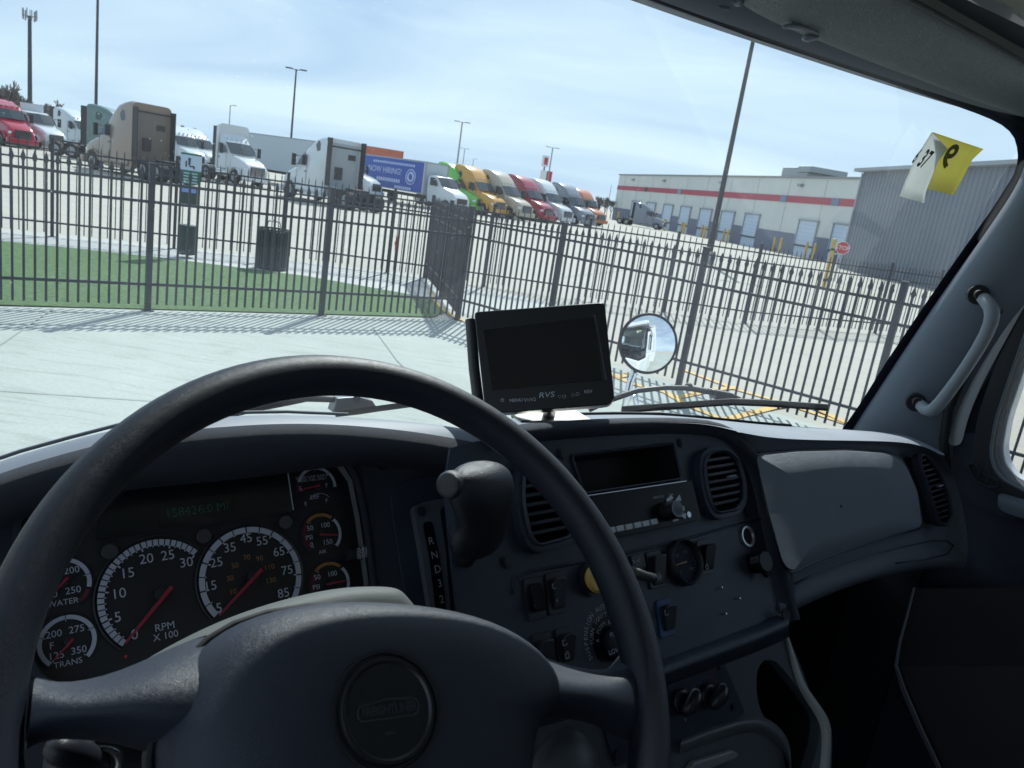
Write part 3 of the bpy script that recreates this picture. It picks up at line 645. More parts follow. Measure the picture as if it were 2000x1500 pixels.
CAB = empty('delivery_truck', (0, 0, H), CA, label='cab of a white truck seen from its driver seat, with dark grey dashboard', cat='truck')

# ---- windscreen glass: real tinted sheet, lets light through
mg = bpy.data.materials.new('windscreen_glass'); mg.use_nodes = True; t = mg.node_tree; t.nodes.clear(); l = t.links.new
o_ = N(t, 'ShaderNodeOutputMaterial'); tr = N(t, 'ShaderNodeBsdfTransparent'); tr.inputs[0].default_value = (.88, .965, .98, 1)
gl = N(t, 'ShaderNodeBsdfGlossy'); gl.inputs['Roughness'].default_value = .02
def schlick(t, f0):
    lw = N(t, 'ShaderNodeLayerWeight'); lw.inputs['Blend'].default_value = .5; pw = N(t, 'ShaderNodeMath', operation='POWER'); pw.inputs[1].default_value = 5
    ma = N(t, 'ShaderNodeMath', operation='MULTIPLY_ADD'); ma.inputs[1].default_value = 1-f0; ma.inputs[2].default_value = f0
    t.links.new(lw.outputs['Facing'], pw.inputs[0]); t.links.new(pw.outputs[0], ma.inputs[0]); return ma
fr = schlick(t, .045)
mx = N(t, 'ShaderNodeMixShader'); l(fr.outputs[0], mx.inputs[0]); l(tr.outputs[0], mx.inputs[1]); l(gl.outputs[0], mx.inputs[2])
df = N(t, 'ShaderNodeBsdfTranslucent'); df.inputs[0].default_value = (.8, .85, .9, 1)
c_ = N(t, 'ShaderNodeTexCoord'); n1 = N(t, 'ShaderNodeTexNoise', Scale=420.0, Detail=2.0); n2 = N(t, 'ShaderNodeTexNoise', Scale=6.0, Detail=6.0)
l(c_.outputs['Object'], n1.inputs['Vector']); l(c_.outputs['Object'], n2.inputs['Vector'])
r1 = N(t, 'ShaderNodeMapRange'); r1.inputs[1].default_value = .70; r1.inputs[2].default_value = .80; r1.inputs[3].default_value = 0; r1.inputs[4].default_value = .35; l(n1.outputs['Fac'], r1.inputs[0])
r2_ = N(t, 'ShaderNodeMapRange'); r2_.inputs[1].default_value = .35; r2_.inputs[2].default_value = .75; r2_.inputs[3].default_value = .012; r2_.inputs[4].default_value = .035; l(n2.outputs['Fac'], r2_.inputs[0])
aa = N(t, 'ShaderNodeMath', operation='ADD'); l(r1.outputs[0], aa.inputs[0]); l(r2_.outputs[0], aa.inputs[1])
m2 = N(t, 'ShaderNodeMixShader'); l(aa.outputs[0], m2.inputs[0]); l(mx.outputs[0], m2.inputs[1]); l(df.outputs[0], m2.inputs[2]); l(m2.outputs[0], o_.inputs[0])
M_ws = mg
mg = bpy.data.materials.new('side_glass'); mg.use_nodes = True; t = mg.node_tree; t.nodes.clear(); l = t.links.new
o_ = N(t, 'ShaderNodeOutputMaterial'); tr = N(t, 'ShaderNodeBsdfTransparent'); tr.inputs[0].default_value = (.93, .95, .95, 1); gl = N(t, 'ShaderNodeBsdfGlossy'); gl.inputs['Roughness'].default_value = .02
mx = N(t, 'ShaderNodeMixShader'); fr = schlick(t, .05); l(fr.outputs[0], mx.inputs[0]); l(tr.outputs[0], mx.inputs[1]); l(gl.outputs[0], mx.inputs[2]); l(mx.outputs[0], o_.inputs[0])
M_sg = mg
TC = .68                                   # middle of the cab
def gf(tt, u):                             # where the glass is, for a place across and a height
    k = ((tt-TC)/.87)**2; fb, ft = .98-.19*k, .66-.05*k; return fb+(ft-fb)*(u+.38)/.61
def on_glass(x, y, off=0.0):
    v = dl(x, y); lo, hi = .2, 2.5
    for _ in range(40):
        m = (lo+hi)/2; p = v*m
        if p.y < gf(p.x, p.z)+off: lo = m
        else: hi = m
    return v*m
rows = [[Vector((-.24+1.84*i/16, gf(-.24+1.84*i/16, -.46+.76*j/8), -.46+.76*j/8)) for i in range(17)] for j in range(9)]
mb = MB(); mb.grid(rows); mb.build('windshield', M_ws, CAB, smooth=180)

# ---- dashboard hood over the instruments
def L3(L, f): return [pf(x, y, f) for x, y in L]
XC = [-200, -60, 40, 130, 230, 340, 450, 560, 680, 790, 860, 930, 1000]
Ycr = [980, 918, 884, 859, 833, 817, 809, 807, 812, 819, 827, 838, 852]
Yl = [1012, 948, 912, 886, 860, 843, 833, 826, 829, 841, 852, 866, 880]
crest = [pf(x, y, .74) for x, y in zip(XC, Ycr)]
KP = Plane((.24, .755, -.30), radians(35))      # instrument fascia
back = [Vector((p.x*1.2, p.y*1.2, p.z*1.2-.02)) for p in crest]
r1_ = [pf(x, y+4, .725) for x, y in zip(XC, Ycr)]
r2 = [pf(x, y, .705) for x, y in zip(XC, Yl)]
r3 = [pf(x, y+16, .695) for x, y in zip(XC, Yl)]
r4 = [pf(x, y+48, .690) for x, y in zip(XC, Yl)]
Yb = [1105, 1060, 1015, 980, 958, 948, 938, 925, 906, 915, 925, 935, 945]
r5 = [pf(x, max(y2-14, y1+58), .70) for x, y1, y2 in zip(XC, Yl, Yb)]
r6 = [KP.P(x, max(y2, y1+70)) for x, y1, y2 in zip(XC, Yl, Yb)]
mb = MB(); mb.grid([back, crest, r1_, r2, r3, r4, r5, r6]); kk = len(XC)-1; mb.m[:kk*3] = [1]*(kk*3); mb.build('instrument_hood', [M_dash, M_dtop], CAB, sub=2)  # top rows take the paler material: sunlit strip painted into the hood colour
# seam line and light strip along the hood edge
mb = MB(); mb.tube([pf(x, y-3, .75) for x, y in zip(XC[:9], Ycr[:9])], .0018, 6); mb.build('hood_piping', M_trimd, CAB, smooth=180)

# ---- centre and passenger dash top
rim_px = [(955, 866), (1000, 852), (1100, 842), (1200, 836), (1300, 833), (1380, 836), (1418, 850), (1445, 872), (1468, 906), (1482, 950), (1498, 1020), (1515, 1100), (1530, 1170), (1540, 1212)]
CP = Plane((.8, .63, -.30), radians(33))        # centre fascia
rim = [CP.P(x, y, .012) for x, y in rim_px]
def topback(x, y, f): return pf(x, y, f)
fr_ = [(965, 862, .70), (1000, 842, .650), (1100, 834, .646), (1200, 828, .640), (1300, 825, .632), (1380, 827, .622), (1430, 840, .612), (1480, 852, .606), (1540, 858, .603), (1620, 860, .597), (1700, 861, .588), (1765, 863, .578), (1810, 872, .562), (1848, 895, .540)]
md_ = [(965, 852, .74), (1000, 828, .72), (1100, 822, .72), (1200, 819, .715), (1300, 818, .71), (1370, 820, .70), (1430, 827, .68), (1490, 835, .67), (1550, 840, .66), (1620, 843, .65), (1700, 848, .63), (1765, 852, .61), (1806, 862, .585), (1845, 882, .555)]
bk_ = [(960, 826), (1000, 815), (1100, 811), (1200, 809), (1290, 810), (1350, 815), (1420, 822), (1480, 828), (1545, 833), (1610, 836), (1690, 842), (1750, 846), (1795, 852), (1832, 868)]
bk = [on_glass(x, y, -.012) if x < 1620 else pf(x, y, .74-.0006*(x-1620)) for x, y in bk_]
bk = [Vector((min(p.x, 1.575), p.y, p.z)) for p in bk]
mb = MB(); mb.grid([bk, [pf(*q) for q in md_], [pf(*q) for q in fr_]])
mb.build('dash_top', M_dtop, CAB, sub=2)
mb = MB(); mb.tube([on_glass(x, y-2, -.02) for x, y in bk_[1:9]], .003, 6); mb.build('glass_base_seal', M_seal, CAB, smooth=180)

def fface(x, y): return .600-.00009*(x-1475)-.0004*(y-885)
def fp(x, y, d=0.0): return pf(x, y, fface(x, y)-d)
cols = 11
R_front = [pf(1436, 850, .66)]+[pf(*q) for q in fr_[6:]]
R_a = [(1446, 886), (1452, 885), (1500, 880), (1560, 874), (1630, 868), (1705, 869), (1768, 873), (1818, 890), (1862, 925)]
R_b = [(1466, 945), (1482, 945), (1530, 935), (1590, 925), (1650, 918), (1720, 918), (1785, 925), (1836, 950), (1880, 985)]
R_c = [(1484, 1035), (1505, 1035), (1560, 1025), (1615, 1012), (1670, 1000), (1735, 995), (1800, 1000), (1850, 1015), (1890, 1045)]
R_d = [(1512, 1138), (1540, 1140), (1585, 1126), (1640, 1108), (1695, 1090), (1750, 1076), (1808, 1066), (1856, 1070), (1892, 1085)]
R_e = [(1524, 1188), (1546, 1186), (1590, 1165), (1645, 1143), (1700, 1124), (1755, 1110), (1810, 1102), (1855, 1102), (1885, 1108)]
R_f = [(1526, 1206), (1548, 1200), (1592, 1178), (1647, 1155), (1702, 1137), (1757, 1124), (1811, 1116), (1852, 1116), (1880, 1120)]
def lim(p, m=1.585): return p if p.x <= m else p*(m/p.x)
def fq(L, d): return [lim(fp(x, y, d-(.05 if i == 0 else 0))) for i, (x, y) in enumerate(L)]
Rs = [R_front, fq(R_a, -.020), fq(R_b, -.018), fq(R_c, -.018), fq(R_d, -.014),
      [lim(pf(x, y, fface(x, y)+.005)) for x, y in R_e], [lim(pf(x, y, fface(x, y)+.03)) for x, y in R_f], [lim(pf(x, y-18, fface(x, y)+.16), 1.6) for x, y in R_f]]
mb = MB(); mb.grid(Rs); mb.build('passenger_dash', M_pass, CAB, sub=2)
# glove box lid, slightly proud, with rounded edge and groove behind
gl_ = rnd([(1475, 889), (1560, 882), (1650, 880), (1738, 885), (1768, 905), (1792, 960), (1802, 1030), (1740, 1046), (1660, 1070), (1600, 1092), (1545, 1117), (1528, 1100), (1500, 1000)], [14, 3, 3, 20, 18, 10, 14, 3, 3, 3, 12, 12, 5], 4)
gr_ = [((x-1640)*1.022+1640, (y-985)*1.045+985) for x, y in gl_]
def skinlid(mb, P, d0, d1, mi=0):
    c = (sum(p[0] for p in P)/len(P), sum(p[1] for p in P)/len(P)); k = len(P)
    def sc(s, d): return [fp(c[0]+(x-c[0])*s, c[1]+(y-c[1])*s, d) for x, y in P]
    mb.grid([sc(1, d0), sc(1, d1-.003), sc(.988, d1), sc(.6, d1), sc(.3, d1), sc(.02, d1)], mi, True); return mb
mb = MB(); skinlid(mb, gr_, -.04, -.0040); mb.build('lid_groove', M_black, CAB, smooth=60)
mb = MB(); skinlid(mb, gl_, -.04, .006); mb.build('glove_box_lid', M_pass, CAB, smooth=70)
# groove line of the lower pad
mb = MB(); mb.tube([pf(x, y, fface(x, y)+.0015) for x, y in ((1552, 1140), (1585, 1124), (1640, 1102), (1700, 1083), (1760, 1068), (1820, 1056), (1850, 1056), (1862, 1066), (1850, 1082), (1810, 1092), (1750, 1100))], .0016, 6); mb.build('pad_crease', M_black, CAB, smooth=180)

# vents: recessed ring + louvres
def vent(pl, outl, nsl, bezel=.010, name='air_vent', ring=.006, mf=M_panel, tilt=0.0, vert=False, hh=.012):
    P = pl.pts(outl); P = rnd(P, .014, 4)
    mb = MB(); frame_ring(mb, pl, P, bezel, -.004, hh, 0)
    frame_ring(mb, pl, P, .0035, .004, hh+.004, 0)
    rows = [[pl.at(x, y, hh) for x, y in P], [pl.at(x, y, -.03) for x, y in P]]; mb.grid(rows, 1, True); mb.add([pl.at(x, y, -.03) for x, y in P], [tuple(range(len(P)))], 1)
    o = mb.build(name, [mf, M_void], CAB, smooth=50)
    xs = [p[0] for p in P]; ys_ = [p[1] for p in P]; y0, y1 = min(ys_), max(ys_); mb = MB()
    for k in range(1, nsl+1):
        y = y0+(y1-y0)*k/(nsl+1); cr = []
        for i in range(len(P)):
            a, b = P[i], P[(i+1) % len(P)]
            if (a[1]-y)*(b[1]-y) < 0: cr.append(a[0]+(b[0]-a[0])*(y-a[1])/(b[1]-a[1]))
        if len(cr) >= 2:
            a, b = min(cr), max(cr)
            mb.add([pl.at(a, y, hh-.002), pl.at(b, y, hh-.002), pl.at(b, y+.0035, hh-.001), pl.at(a, y+.0035, hh-.001), pl.at(a, y-.004, -.012), pl.at(b, y-.004, -.012), pl.at(b, y-.001, -.012), pl.at(a, y-.001, -.012)],
                   [(0, 1, 2, 3), (7, 6, 5, 4), (0, 4, 5, 1), (3, 2, 6, 7), (0, 3, 7, 4), (1, 5, 6, 2)])
    xm = (min(xs)+max(xs))/2
    for q in (-.3, 0, .3):
        xx = xm+q*(max(xs)-min(xs)); mb.add([pl.at(xx-.0008, y0+.01, -.012), pl.at(xx+.0008, y0+.01, -.012), pl.at(xx+.0008, y1-.01, -.012), pl.at(xx-.0008, y1-.01, -.012)], [(0, 1, 2, 3)])
    mb.build('louvres', mf, o)
    mb = MB(); yc = (y0+y1)/2+.004
    a = xm+.1*(max(xs)-min(xs)); M3 = Matrix((pl.ex, pl.ey, pl.n)).transposed(); mb.box(pl.at(a+.008, yc, hh+.002), (.018, .004, .006), M=M3); mb.build('vent_tab', M_trim, o, bevel=.001)
    return o
# passenger end vent, on the face plane
c_ = fp(1815, 955, -.0); ex_ = (fp(1840, 945)-fp(1790, 960)).normalized(); ey_ = (fp(1790, 895)-fp(1838, 1020)); ey_ = (ey_-ex_*ey_.dot(ex_)).normalized()
VP = Plane(c_, ex=ex_, ey=ey_)
if VP.n.y > 0: VP.n = -VP.n
vent(VP, [(1787, 893), (1798, 890), (1822, 920), (1842, 968), (1848, 1008), (1842, 1022), (1830, 1024), (1820, 1008), (1803, 950), (1790, 915)], 12, bezel=.005, mf=M_dash, hh=.007)

# ---- instrument fascia, cluster and gauges
FC = Plane((.24, .785, -.30), radians(35))      # gauge faces, set back behind the fascia
clo = [(38, 1120), (40, 1010), (72, 965), (130, 953), (250, 938), (450, 915), (640, 890), (668, 900), (690, 935), (706, 1010), (722, 1140), (735, 1250), (640, 1300), (400, 1340), (140, 1345), (75, 1318), (48, 1230)]
P_ = rnd(KP.pts(clo), .012, 4); PF_ = rnd(FC.pts(clo), .012, 4)
out_ = KP.pts([(-400, 1700), (-400, 1060), (-60, 1040), (40, 1000), (130, 968), (230, 945), (340, 935), (450, 924), (560, 912), (690, 888), (800, 900), (905, 915), (905, 1700)])
sh_o = rnd(KP.pts([(752, 935), (790, 925), (868, 915), (905, 915)][:0] or [(780, 985), (862, 962), (880, 962), (880, 1400), (850, 1400), (800, 1180)]), .01, 3)
mb = plate(KP, out_, [P_], -.004, 0.0); mb.build('instrument_fascia', M_dash, CAB)
mb = MB(); mb.grid([[KP.at(x, y, .001) for x, y in P_], [FC.at(x, y, .0) for x, y in PF_]], 0, True)
mb.build('cluster_well', M_black, CAB, smooth=50)
mb = MB(); frame_ring(mb, KP, P_, .006, -.002, .004); mb.build('cluster_bezel', M_dash, CAB, smooth=60)
# brighter inner strip at the right side and top of the opening
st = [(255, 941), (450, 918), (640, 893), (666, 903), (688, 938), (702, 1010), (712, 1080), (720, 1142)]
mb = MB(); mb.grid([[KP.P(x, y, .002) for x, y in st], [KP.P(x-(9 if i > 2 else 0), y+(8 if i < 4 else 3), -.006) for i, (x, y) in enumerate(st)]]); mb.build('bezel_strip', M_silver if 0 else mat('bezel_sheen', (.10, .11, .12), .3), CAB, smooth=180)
bb = KP.pts([(x, y) for x, y in clo]); fb_ = [((KP.at(x, y)-FC.o).dot(FC.ex)*1.02, (KP.at(x, y)-FC.o).dot(FC.ey)) for x, y in bb]
mb = MB(); mb.prism([FC.at(x*1.06, y+(.02 if q_[1] < 1130 else -.04), -.001) for (x, y), q_ in zip(FC.pts(clo), clo)], FC.n*-.01); CL = mb.build('cluster_face', M_face, CAB)

def gauge(ctr, r, p0, p1, minor, major, digits, extra=(), needle=None, w=.11, name='gauge', sub='', arcs=None, dsz=.0095):
    cx, cy = FC.uv(*ctr); mb = MB()
    def ang(p): u, v = FC.uv(*p); return atan2(v-cy, u-cx)
    a0, a1 = ang(p0), ang(p1)
    if a0 < a1: a0 += 2*pi
    n = 48
    for (fa, fb, mi) in (arcs or [(0, 1, 1)]):
        b0, b1 = a0+(a1-a0)*fa, a0+(a1-a0)*fb; m = max(4, int(n*(fb-fa)))
        mb.grid([[FC.at(cx+cos(b0+(b1-b0)*k/m)*q, cy+sin(b0+(b1-b0)*k/m)*q, .0022) for k in range(m+1)] for q in (r, r*(1-w))], mi)
    for k in range(minor+1):
        a = a0+(a1-a0)*k/minor; big = (k % max(1, minor//major) == 0)
        d = Vector((cos(a), sin(a))); nn = Vector((-sin(a), cos(a)))*(r*(.013 if big else .009)); ra, rb = r*1.01, r*(1-w*(1.5 if big else 1.25))
        q = [Vector((cx, cy))+d*ra+nn, Vector((cx, cy))+d*ra-nn, Vector((cx, cy))+d*rb-nn, Vector((cx, cy))+d*rb+nn]
        mb.add([FC.at(*p, .0029) for p in q], [(0, 1, 2, 3)], 0)
        q = [Vector((cx, cy))+d*r*(1-w)+nn, Vector((cx, cy))+d*r*(1-w)-nn, Vector((cx, cy))+d*rb-nn, Vector((cx, cy))+d*rb+nn]
        mb.add([FC.at(*p, .0031) for p in q], [(0, 1, 2, 3)], 1)
    root = mb.build(name, [M_face, M_tick, M_amb, M_zone], CAB)
    mb = MB()
    for d in digits:
        s, x, y = d[:3]; sz = d[3] if len(d) > 3 else dsz; mi = d[4] if len(d) > 4 else 0
        put_text(mb, s, FC.P(x, y, .003), FC.ex, FC.ey, sz*1.38, mi)
    for e in extra: e(mb, cx, cy)
    mb.build('numerals', [M_tick, M_amb], root)
    mb = MB(); mb.tube([FC.at(cx+cos(a0+(a1-a0)*k/40)*r*1.05, cy+sin(a0+(a1-a0)*k/40)*r*1.05, .001) for k in range(41)], r*.018+.0005, 6); mb.build('gauge_ring', M_black, root, smooth=40)
    if needle:
        (tx, ty), (bx, by) = needle; T = FC.P(tx, ty, .008); B = FC.P(bx, by, .008); d = (T-B).normalized(); nn = d.cross(FC.n).normalized(); q = r*.026+.0005
        mb = MB(); mb.prism([B+nn*q, B-nn*q, T-nn*q*.5, T+nn*q*.5], FC.n*.0015); mb.cyl(FC.at(cx, cy, .001), FC.at(cx, cy, .0075), r*.11 if r > .03 else r*.16, 20, 1); mb.build('needle', [M_redn, M_black], root, smooth=40)
    return root
gauge((311, 1163), .0535, (240, 1262), (383, 1080), 30, 6, [('0', 263, 1240), ('5', 230, 1206), ('10', 232, 1160), ('15', 249, 1120), ('20', 286, 1092), ('25', 328, 1085), ('30', 364, 1099), ('RPM', 322, 1224, .0070), ('X 100', 324, 1242, .0066)], needle=((244, 1257), (335, 1146)), name='tachometer')
gauge((491, 1129), .0525, (421, 1204), (572, 1174), 16, 8, [('5', 428, 1188), ('15', 411, 1145), ('25', 423, 1099), ('35', 449, 1070), ('45', 481, 1052), ('55', 512, 1057), ('65', 545, 1078), ('75', 561, 1114), ('85', 554, 1159)]+
      [(s, x, y, .0055, 1) for s, x, y in (('10', 455, 1156), ('30', 449, 1130), ('50', 459, 1105), ('70', 482, 1089), ('90', 507, 1091), ('110', 526, 1108), ('130', 529, 1134))], needle=((428, 1202), (511, 1112)), name='speedometer')
gauge((131, 1254), .0232, (97, 1300), (170, 1283), 4, 4, [('200', 105, 1239, .0062), ('275', 150, 1229, .0062), ('F', 101, 1262, .006), ('125', 110, 1281, .0062), ('350', 154, 1270, .0062), ('TRANS', 133, 1295, .0052)], needle=((105, 1290), (143, 1248)), w=.16, name='gearbox_temperature_gauge')
gauge((122, 1141), .0232, (84, 1180), (152, 1172), 4, 4, [('200', 140, 1114, .0062), ('250', 143, 1153, .0062), ('100', 97, 1163, .006), ('WATER', 123, 1177, .0052)], needle=((100, 1163), (132, 1128)), w=.16, arcs=[(0, .86, 1), (.88, 1, 3)], name='water_temperature_gauge')
def fuelx(mb, cx, cy):
    mb.grid([[FC.at(cx+cos(a)*q, cy-.0235+sin(a)*q, .003) for a in [radians(40+5*k) for k in range(21)]] for q in (.0155, .0150)], 0)
gauge((618, 951), .0229, (581, 961), (650, 952), 4, 4, [('E', 587, 955, .005), ('F', 638, 948, .005), ('ULTRA LOW SULFUR', 610, 931, .0030), ('DIESEL FUEL ONLY', 610, 937, .0030), ('DEF', 615, 971, .0045), ('F', 638, 978, .0045), ('E', 597, 984, .0040)], extra=[fuelx], needle=((582, 958), (624, 948)), w=.14, arcs=[(0, .12, 3), (.15, 1, 1)], name='fuel_gauge')
gauge((628, 1043), .0227, (606, 1076), (656, 1068), 6, 3, [('50', 605.7, 1032, .0056), ('100', 635, 1026, .0056), ('PSI', 604, 1050, .0050), ('0', 609, 1064.5, .0056), ('150', 640, 1059, .0056), ('AIR', 630, 1078, .0042)], needle=((661, 1045), (623, 1044)), w=.15, arcs=[(0, .3, 3), (.32, .64, 2), (.67, 1, 1)], name='air_pressure_gauge')
gauge((644, 1139), .0227, (621, 1171), (671, 1163), 6, 3, [('50', 619.6, 1127.7, .0056), ('100', 649, 1121, .0056), ('PSI', 618, 1147, .0050)], needle=((674, 1134), (638, 1141.7)), w=.15, arcs=[(0, .3, 3), (.32, .64, 2), (.67, 1, 1)], name='air_pressure_gauge')
def quadp(mb, pl, P, h0, h1, mi=0): mb.prism([pl.P(x, y, h1) for x, y in P], pl.n*-(h1-h0), mi)
mb = MB(); quadp(mb, FC, [(190, 1056), (575, 997), (558, 908), (262, 950), (196, 1010)], .001, .002); mb.build('warning_lamp_window', M_lcd, CAB)
mb = MB(); quadp(mb, FC, [(308, 977), (463, 962), (465, 1010), (312, 1030)], .002, .003, 0)
put_text(mb, '158426.0 MI', FC.P(386, 996, .0035), FC.ex, FC.ey, .0125, 1); mb.build('odometer_display', [mat('lcd_window', (.003, .004, .006), .15), M_lcdt], CAB)
mb = MB(); mb.tube([FC.P(561, 914, .003), FC.P(567, 955, .003), FC.P(573, 996, .003)], .0006, 5); mb.tube([FC.P(190, 1057, .003), FC.P(380, 1028, .003), FC.P(573, 998, .003)], .0004, 5, 1); mb.build('window_outline', [M_btn, M_black], CAB)
for x, y in ((215, 1077), (399, 1047), (559, 1020)):
    mb = MB(); mb.cyl(FC.P(x, y, .001), FC.P(x, y, .006), .0075, 20); mb.build('cluster_button', M_black, CAB, bevel=.001)
mb = MB(); c_ = FC.P(708, 1080, .02); mb.box(c_, (.012, .006, .014), M=Matrix((FC.ex, FC.ey, FC.n)).transposed().to_3x3() @ Matrix(((1, 0, 0), (0, 0, 1), (0, 1, 0)))); mb.box(FC.P(695, 1083, .012), (.022, .010, .010), M=Matrix((FC.ex, FC.ey, FC.n)).transposed().to_3x3())
for k, s in enumerate(('PUSH-', 'MODE', 'HOLD-', 'RESET')): put_text(mb, s, FC.P(708, 1072+k*5.2, .0285), FC.ex, FC.ey, .0045, 1)
mb.build('mode_reset_button', [M_black, M_btn], CAB)
def screw(pl, x, y, h=.0, r=.0045):
    mb = MB(); p = pl.P(x, y, h); mb.cyl(p, p+pl.n*.0015, r*1.5, 16, 0); mb.cyl(p, p+pl.n*.003, r, 16, 1); mb.cyl(p+pl.n*.003, p+pl.n*.0034, r*.45, 6, 0); mb.build('screw', [M_black, M_panel], CAB, smooth=40)
screw(KP, 746, 908, .001)
mb = MB(); p = FC.P(246, 1282, .004); mb.sphere(p, .0013, 6); mb.build('warning_lamp', mat('red_lamp', (.4, .02, .03), .4, emit=.1), CAB)

# ---- gear selector on the fascia
mb = plate(KP, rnd(KP.pts([(757, 960), (800, 935), (905, 925), (905, 1330), (800, 1330), (790, 1180), (768, 1040)]), .012, 4), [], .001, .004); mb.build('selector_surround', M_panel, CAB, bevel=.002)
SP = Plane(KP.o+KP.n*.012, radians(35))
mb = plate(SP, rnd(SP.pts([(806, 990), (835, 978), (905, 968), (935, 1040), (962, 1170), (968, 1245), (930, 1290), (850, 1290), (838, 1180), (822, 1080)]), .006, 3), [rnd(SP.pts([(860, 995), (880, 980), (905, 980), (928, 1060), (944, 1180), (948, 1260), (885, 1275), (880, 1180), (872, 1080)]), .006, 3)], -.010, .0); mb.build('selector_plate', mat('selector_grey', (.075, .088, .11), .45, bump=.2, bscale=1200), CAB, bevel=.0015)
mb = MB(); mb.prism([SP.P(x, y, -.009) for x, y in ((855, 980), (960, 980), (960, 1290), (855, 1290))], SP.n*-.001); mb.build('selector_slot', M_void, CAB)
mb = plate(SP, rnd(SP.pts([(825, 1021), (843, 1018), (858, 1090), (868, 1160), (876, 1260), (858, 1262), (848, 1170), (838, 1090)]), .004, 3), [], .0, .0012)
for s, x, y in (('R', 842, 1057), ('N', 849, 1084.5), ('D', 855, 1112), ('3', 859, 1140), ('2', 863, 1171), ('L', 865, 1206)): put_text(mb, s, SP.P(x, y, .002), SP.ex, SP.ey, .0125, 1)
mb.build('gear_letters', [M_gloss, M_txt], CAB)
screw(SP, 823, 999, .001, .0035); screw(SP, 953, 1229, .001, .0035)
# knob: sections given by their left and right edges, a real solid about half a metre from the eye
def knob_loft(S_, f, n=20, dep=.72):
    rows = []
    for y, a, b, ff in S_:
        c = pf((a+b)/2, y, f+ff); rx = (pf(b, y, f+ff)-pf(a, y, f+ff)).length/2; e = (pf(b, y, f+ff)-pf(a, y, f+ff)).normalized(); g = dl((a+b)/2, y).cross(Vector((0, 0, 1))).cross(Vector((0, 0, 1))).normalized()
        rows.append([c+e*cos(2*pi*k/n)*rx+g*sin(2*pi*k/n)*max(.006, rx*dep) for k in range(n)])
    return rows
KS = [(907, 925, 965, 0), (909, 908, 975, 0), (915, 892, 990, 0), (924, 882, 1000, 0), (940, 874, 1007, 0), (960, 872, 1008, 0), (980, 880, 1004, 0), (1000, 889, 998, 0), (1020, 893, 994, .004), (1035, 888, 991, .006), (1050, 878, 987, .008), (1065, 877, 978, .010), (1078, 885, 962, .012), (1087, 898, 938, .014), (1090, 908, 928, .014)]
M_knob = mat('knob_soft_black', (.014, .017, .025), .34, bump=.8, bscale=1100, spec=.6, var=.1, vscale=30, bdist=.0008)
rows = knob_loft(KS, .52); mb = MB(); mb.grid(rows, 0, True); mb.poly(rows[0]); mb.poly(rows[-1][::-1]); KN = mb.build('gear_lever_knob', M_knob, CAB, sub=1)
a = pf(873, 948, .510); b = pf(890, 946, .518); mb = MB(); mb.tube([a-(b-a)*.02, a, a+(b-a)*.4, b], [.0085, .0115, .0135, .0135], 24); mb.build('knob_end_button', M_knob, KN, sub=1)
mb = MB(); mb.tube([pf(915, 1075, .535), KP.P(905, 1110, .0)], [.009, .011], 14); mb.build('gear_lever_stem', M_void, CAB, smooth=180)

# ---- centre fascia
CO = CP.pts([(985, 1420), (905, 1300), (885, 1120), (868, 950), (880, 875), (930, 862), (1000, 854), (1100, 846), (1200, 840), (1300, 838), (1378, 842), (1412, 855), (1436, 876), (1456, 908), (1470, 950), (1486, 1020), (1504, 1100), (1520, 1200), (1450, 1232), (1290, 1300)])
vL = [(1012, 930), (1028, 918), (1076, 912), (1092, 935), (1110, 1000), (1110, 1030), (1096, 1050), (1035, 1066), (1022, 1045), (1010, 985)]
vR = [(1363, 905), (1375, 890), (1403, 886), (1425, 903), (1437, 940), (1438, 975), (1425, 996), (1385, 1003), (1375, 985), (1365, 945)]
pk = [(1117, 893), (1312, 869), (1326, 934), (1140, 962)]
mb = plate(CP, CO, [rnd(CP.pts(vL), .014, 4), rnd(CP.pts(vR), .014, 4), rnd(CP.pts(pk), .004, 3)], -.004, 0.0); mb.build('centre_fascia', M_panel, CAB)
for p_, n_ in ((vL, 7), (vR, 7)): vent(CP, p_, n_)
# surrounding raised rim
mb = MB(); sec = []
rp = [CP.pts([q])[0] for q in rim_px]
rows = [[], [], [], [], [], []]
for i, q in enumerate(rp):
    a, b = Vector(rp[max(0, i-1)]), Vector(rp[min(len(rp)-1, i+1)]); tt = (b-a).normalized(); nn = Vector((-tt.y, tt.x)); q = Vector(q)
    for k, (w, h) in enumerate(((-.010, -.002), (-.008, .010), (.0, .018), (.008, .016), (.014, .004), (.016, -.03))): rows[k].append(CP.at(*(q+nn*w), h))
mb.grid(rows); mb.build('fascia_rim', M_dash, CAB, sub=1)
# lower step line between the two halves
mb = MB(); mb.tube([CP.P(x, y, .0005) for x, y in ((1040, 1115), (1150, 1096), (1300, 1063), (1420, 1030), (1485, 1012))], .0018, 6); mb.tube([CP.P(x, y, .0005) for x, y in ((1000, 1160), (1003, 1130), (1040, 1115))]+[CP.P(1003, 1200, .0005), CP.P(1020, 1300, .0005)][:0], .0018, 6); mb.build('fascia_step', M_panel, CAB, smooth=180)
# pocket
Pk = rnd(CP.pts(pk), .004, 3)
mb = MB(); frame_ring(mb, CP, Pk, .0035, -.001, .003, 0); mb.grid([[CP.at(x, y, .002) for x, y in Pk], [CP.at(x, y, -.05) for x, y in Pk]], 1, True); mb.add([CP.at(x, y, -.05) for x, y in Pk], [tuple(range(len(Pk)))], 1); mb.build('storage_pocket', [M_panel, M_void], CAB, smooth=40)
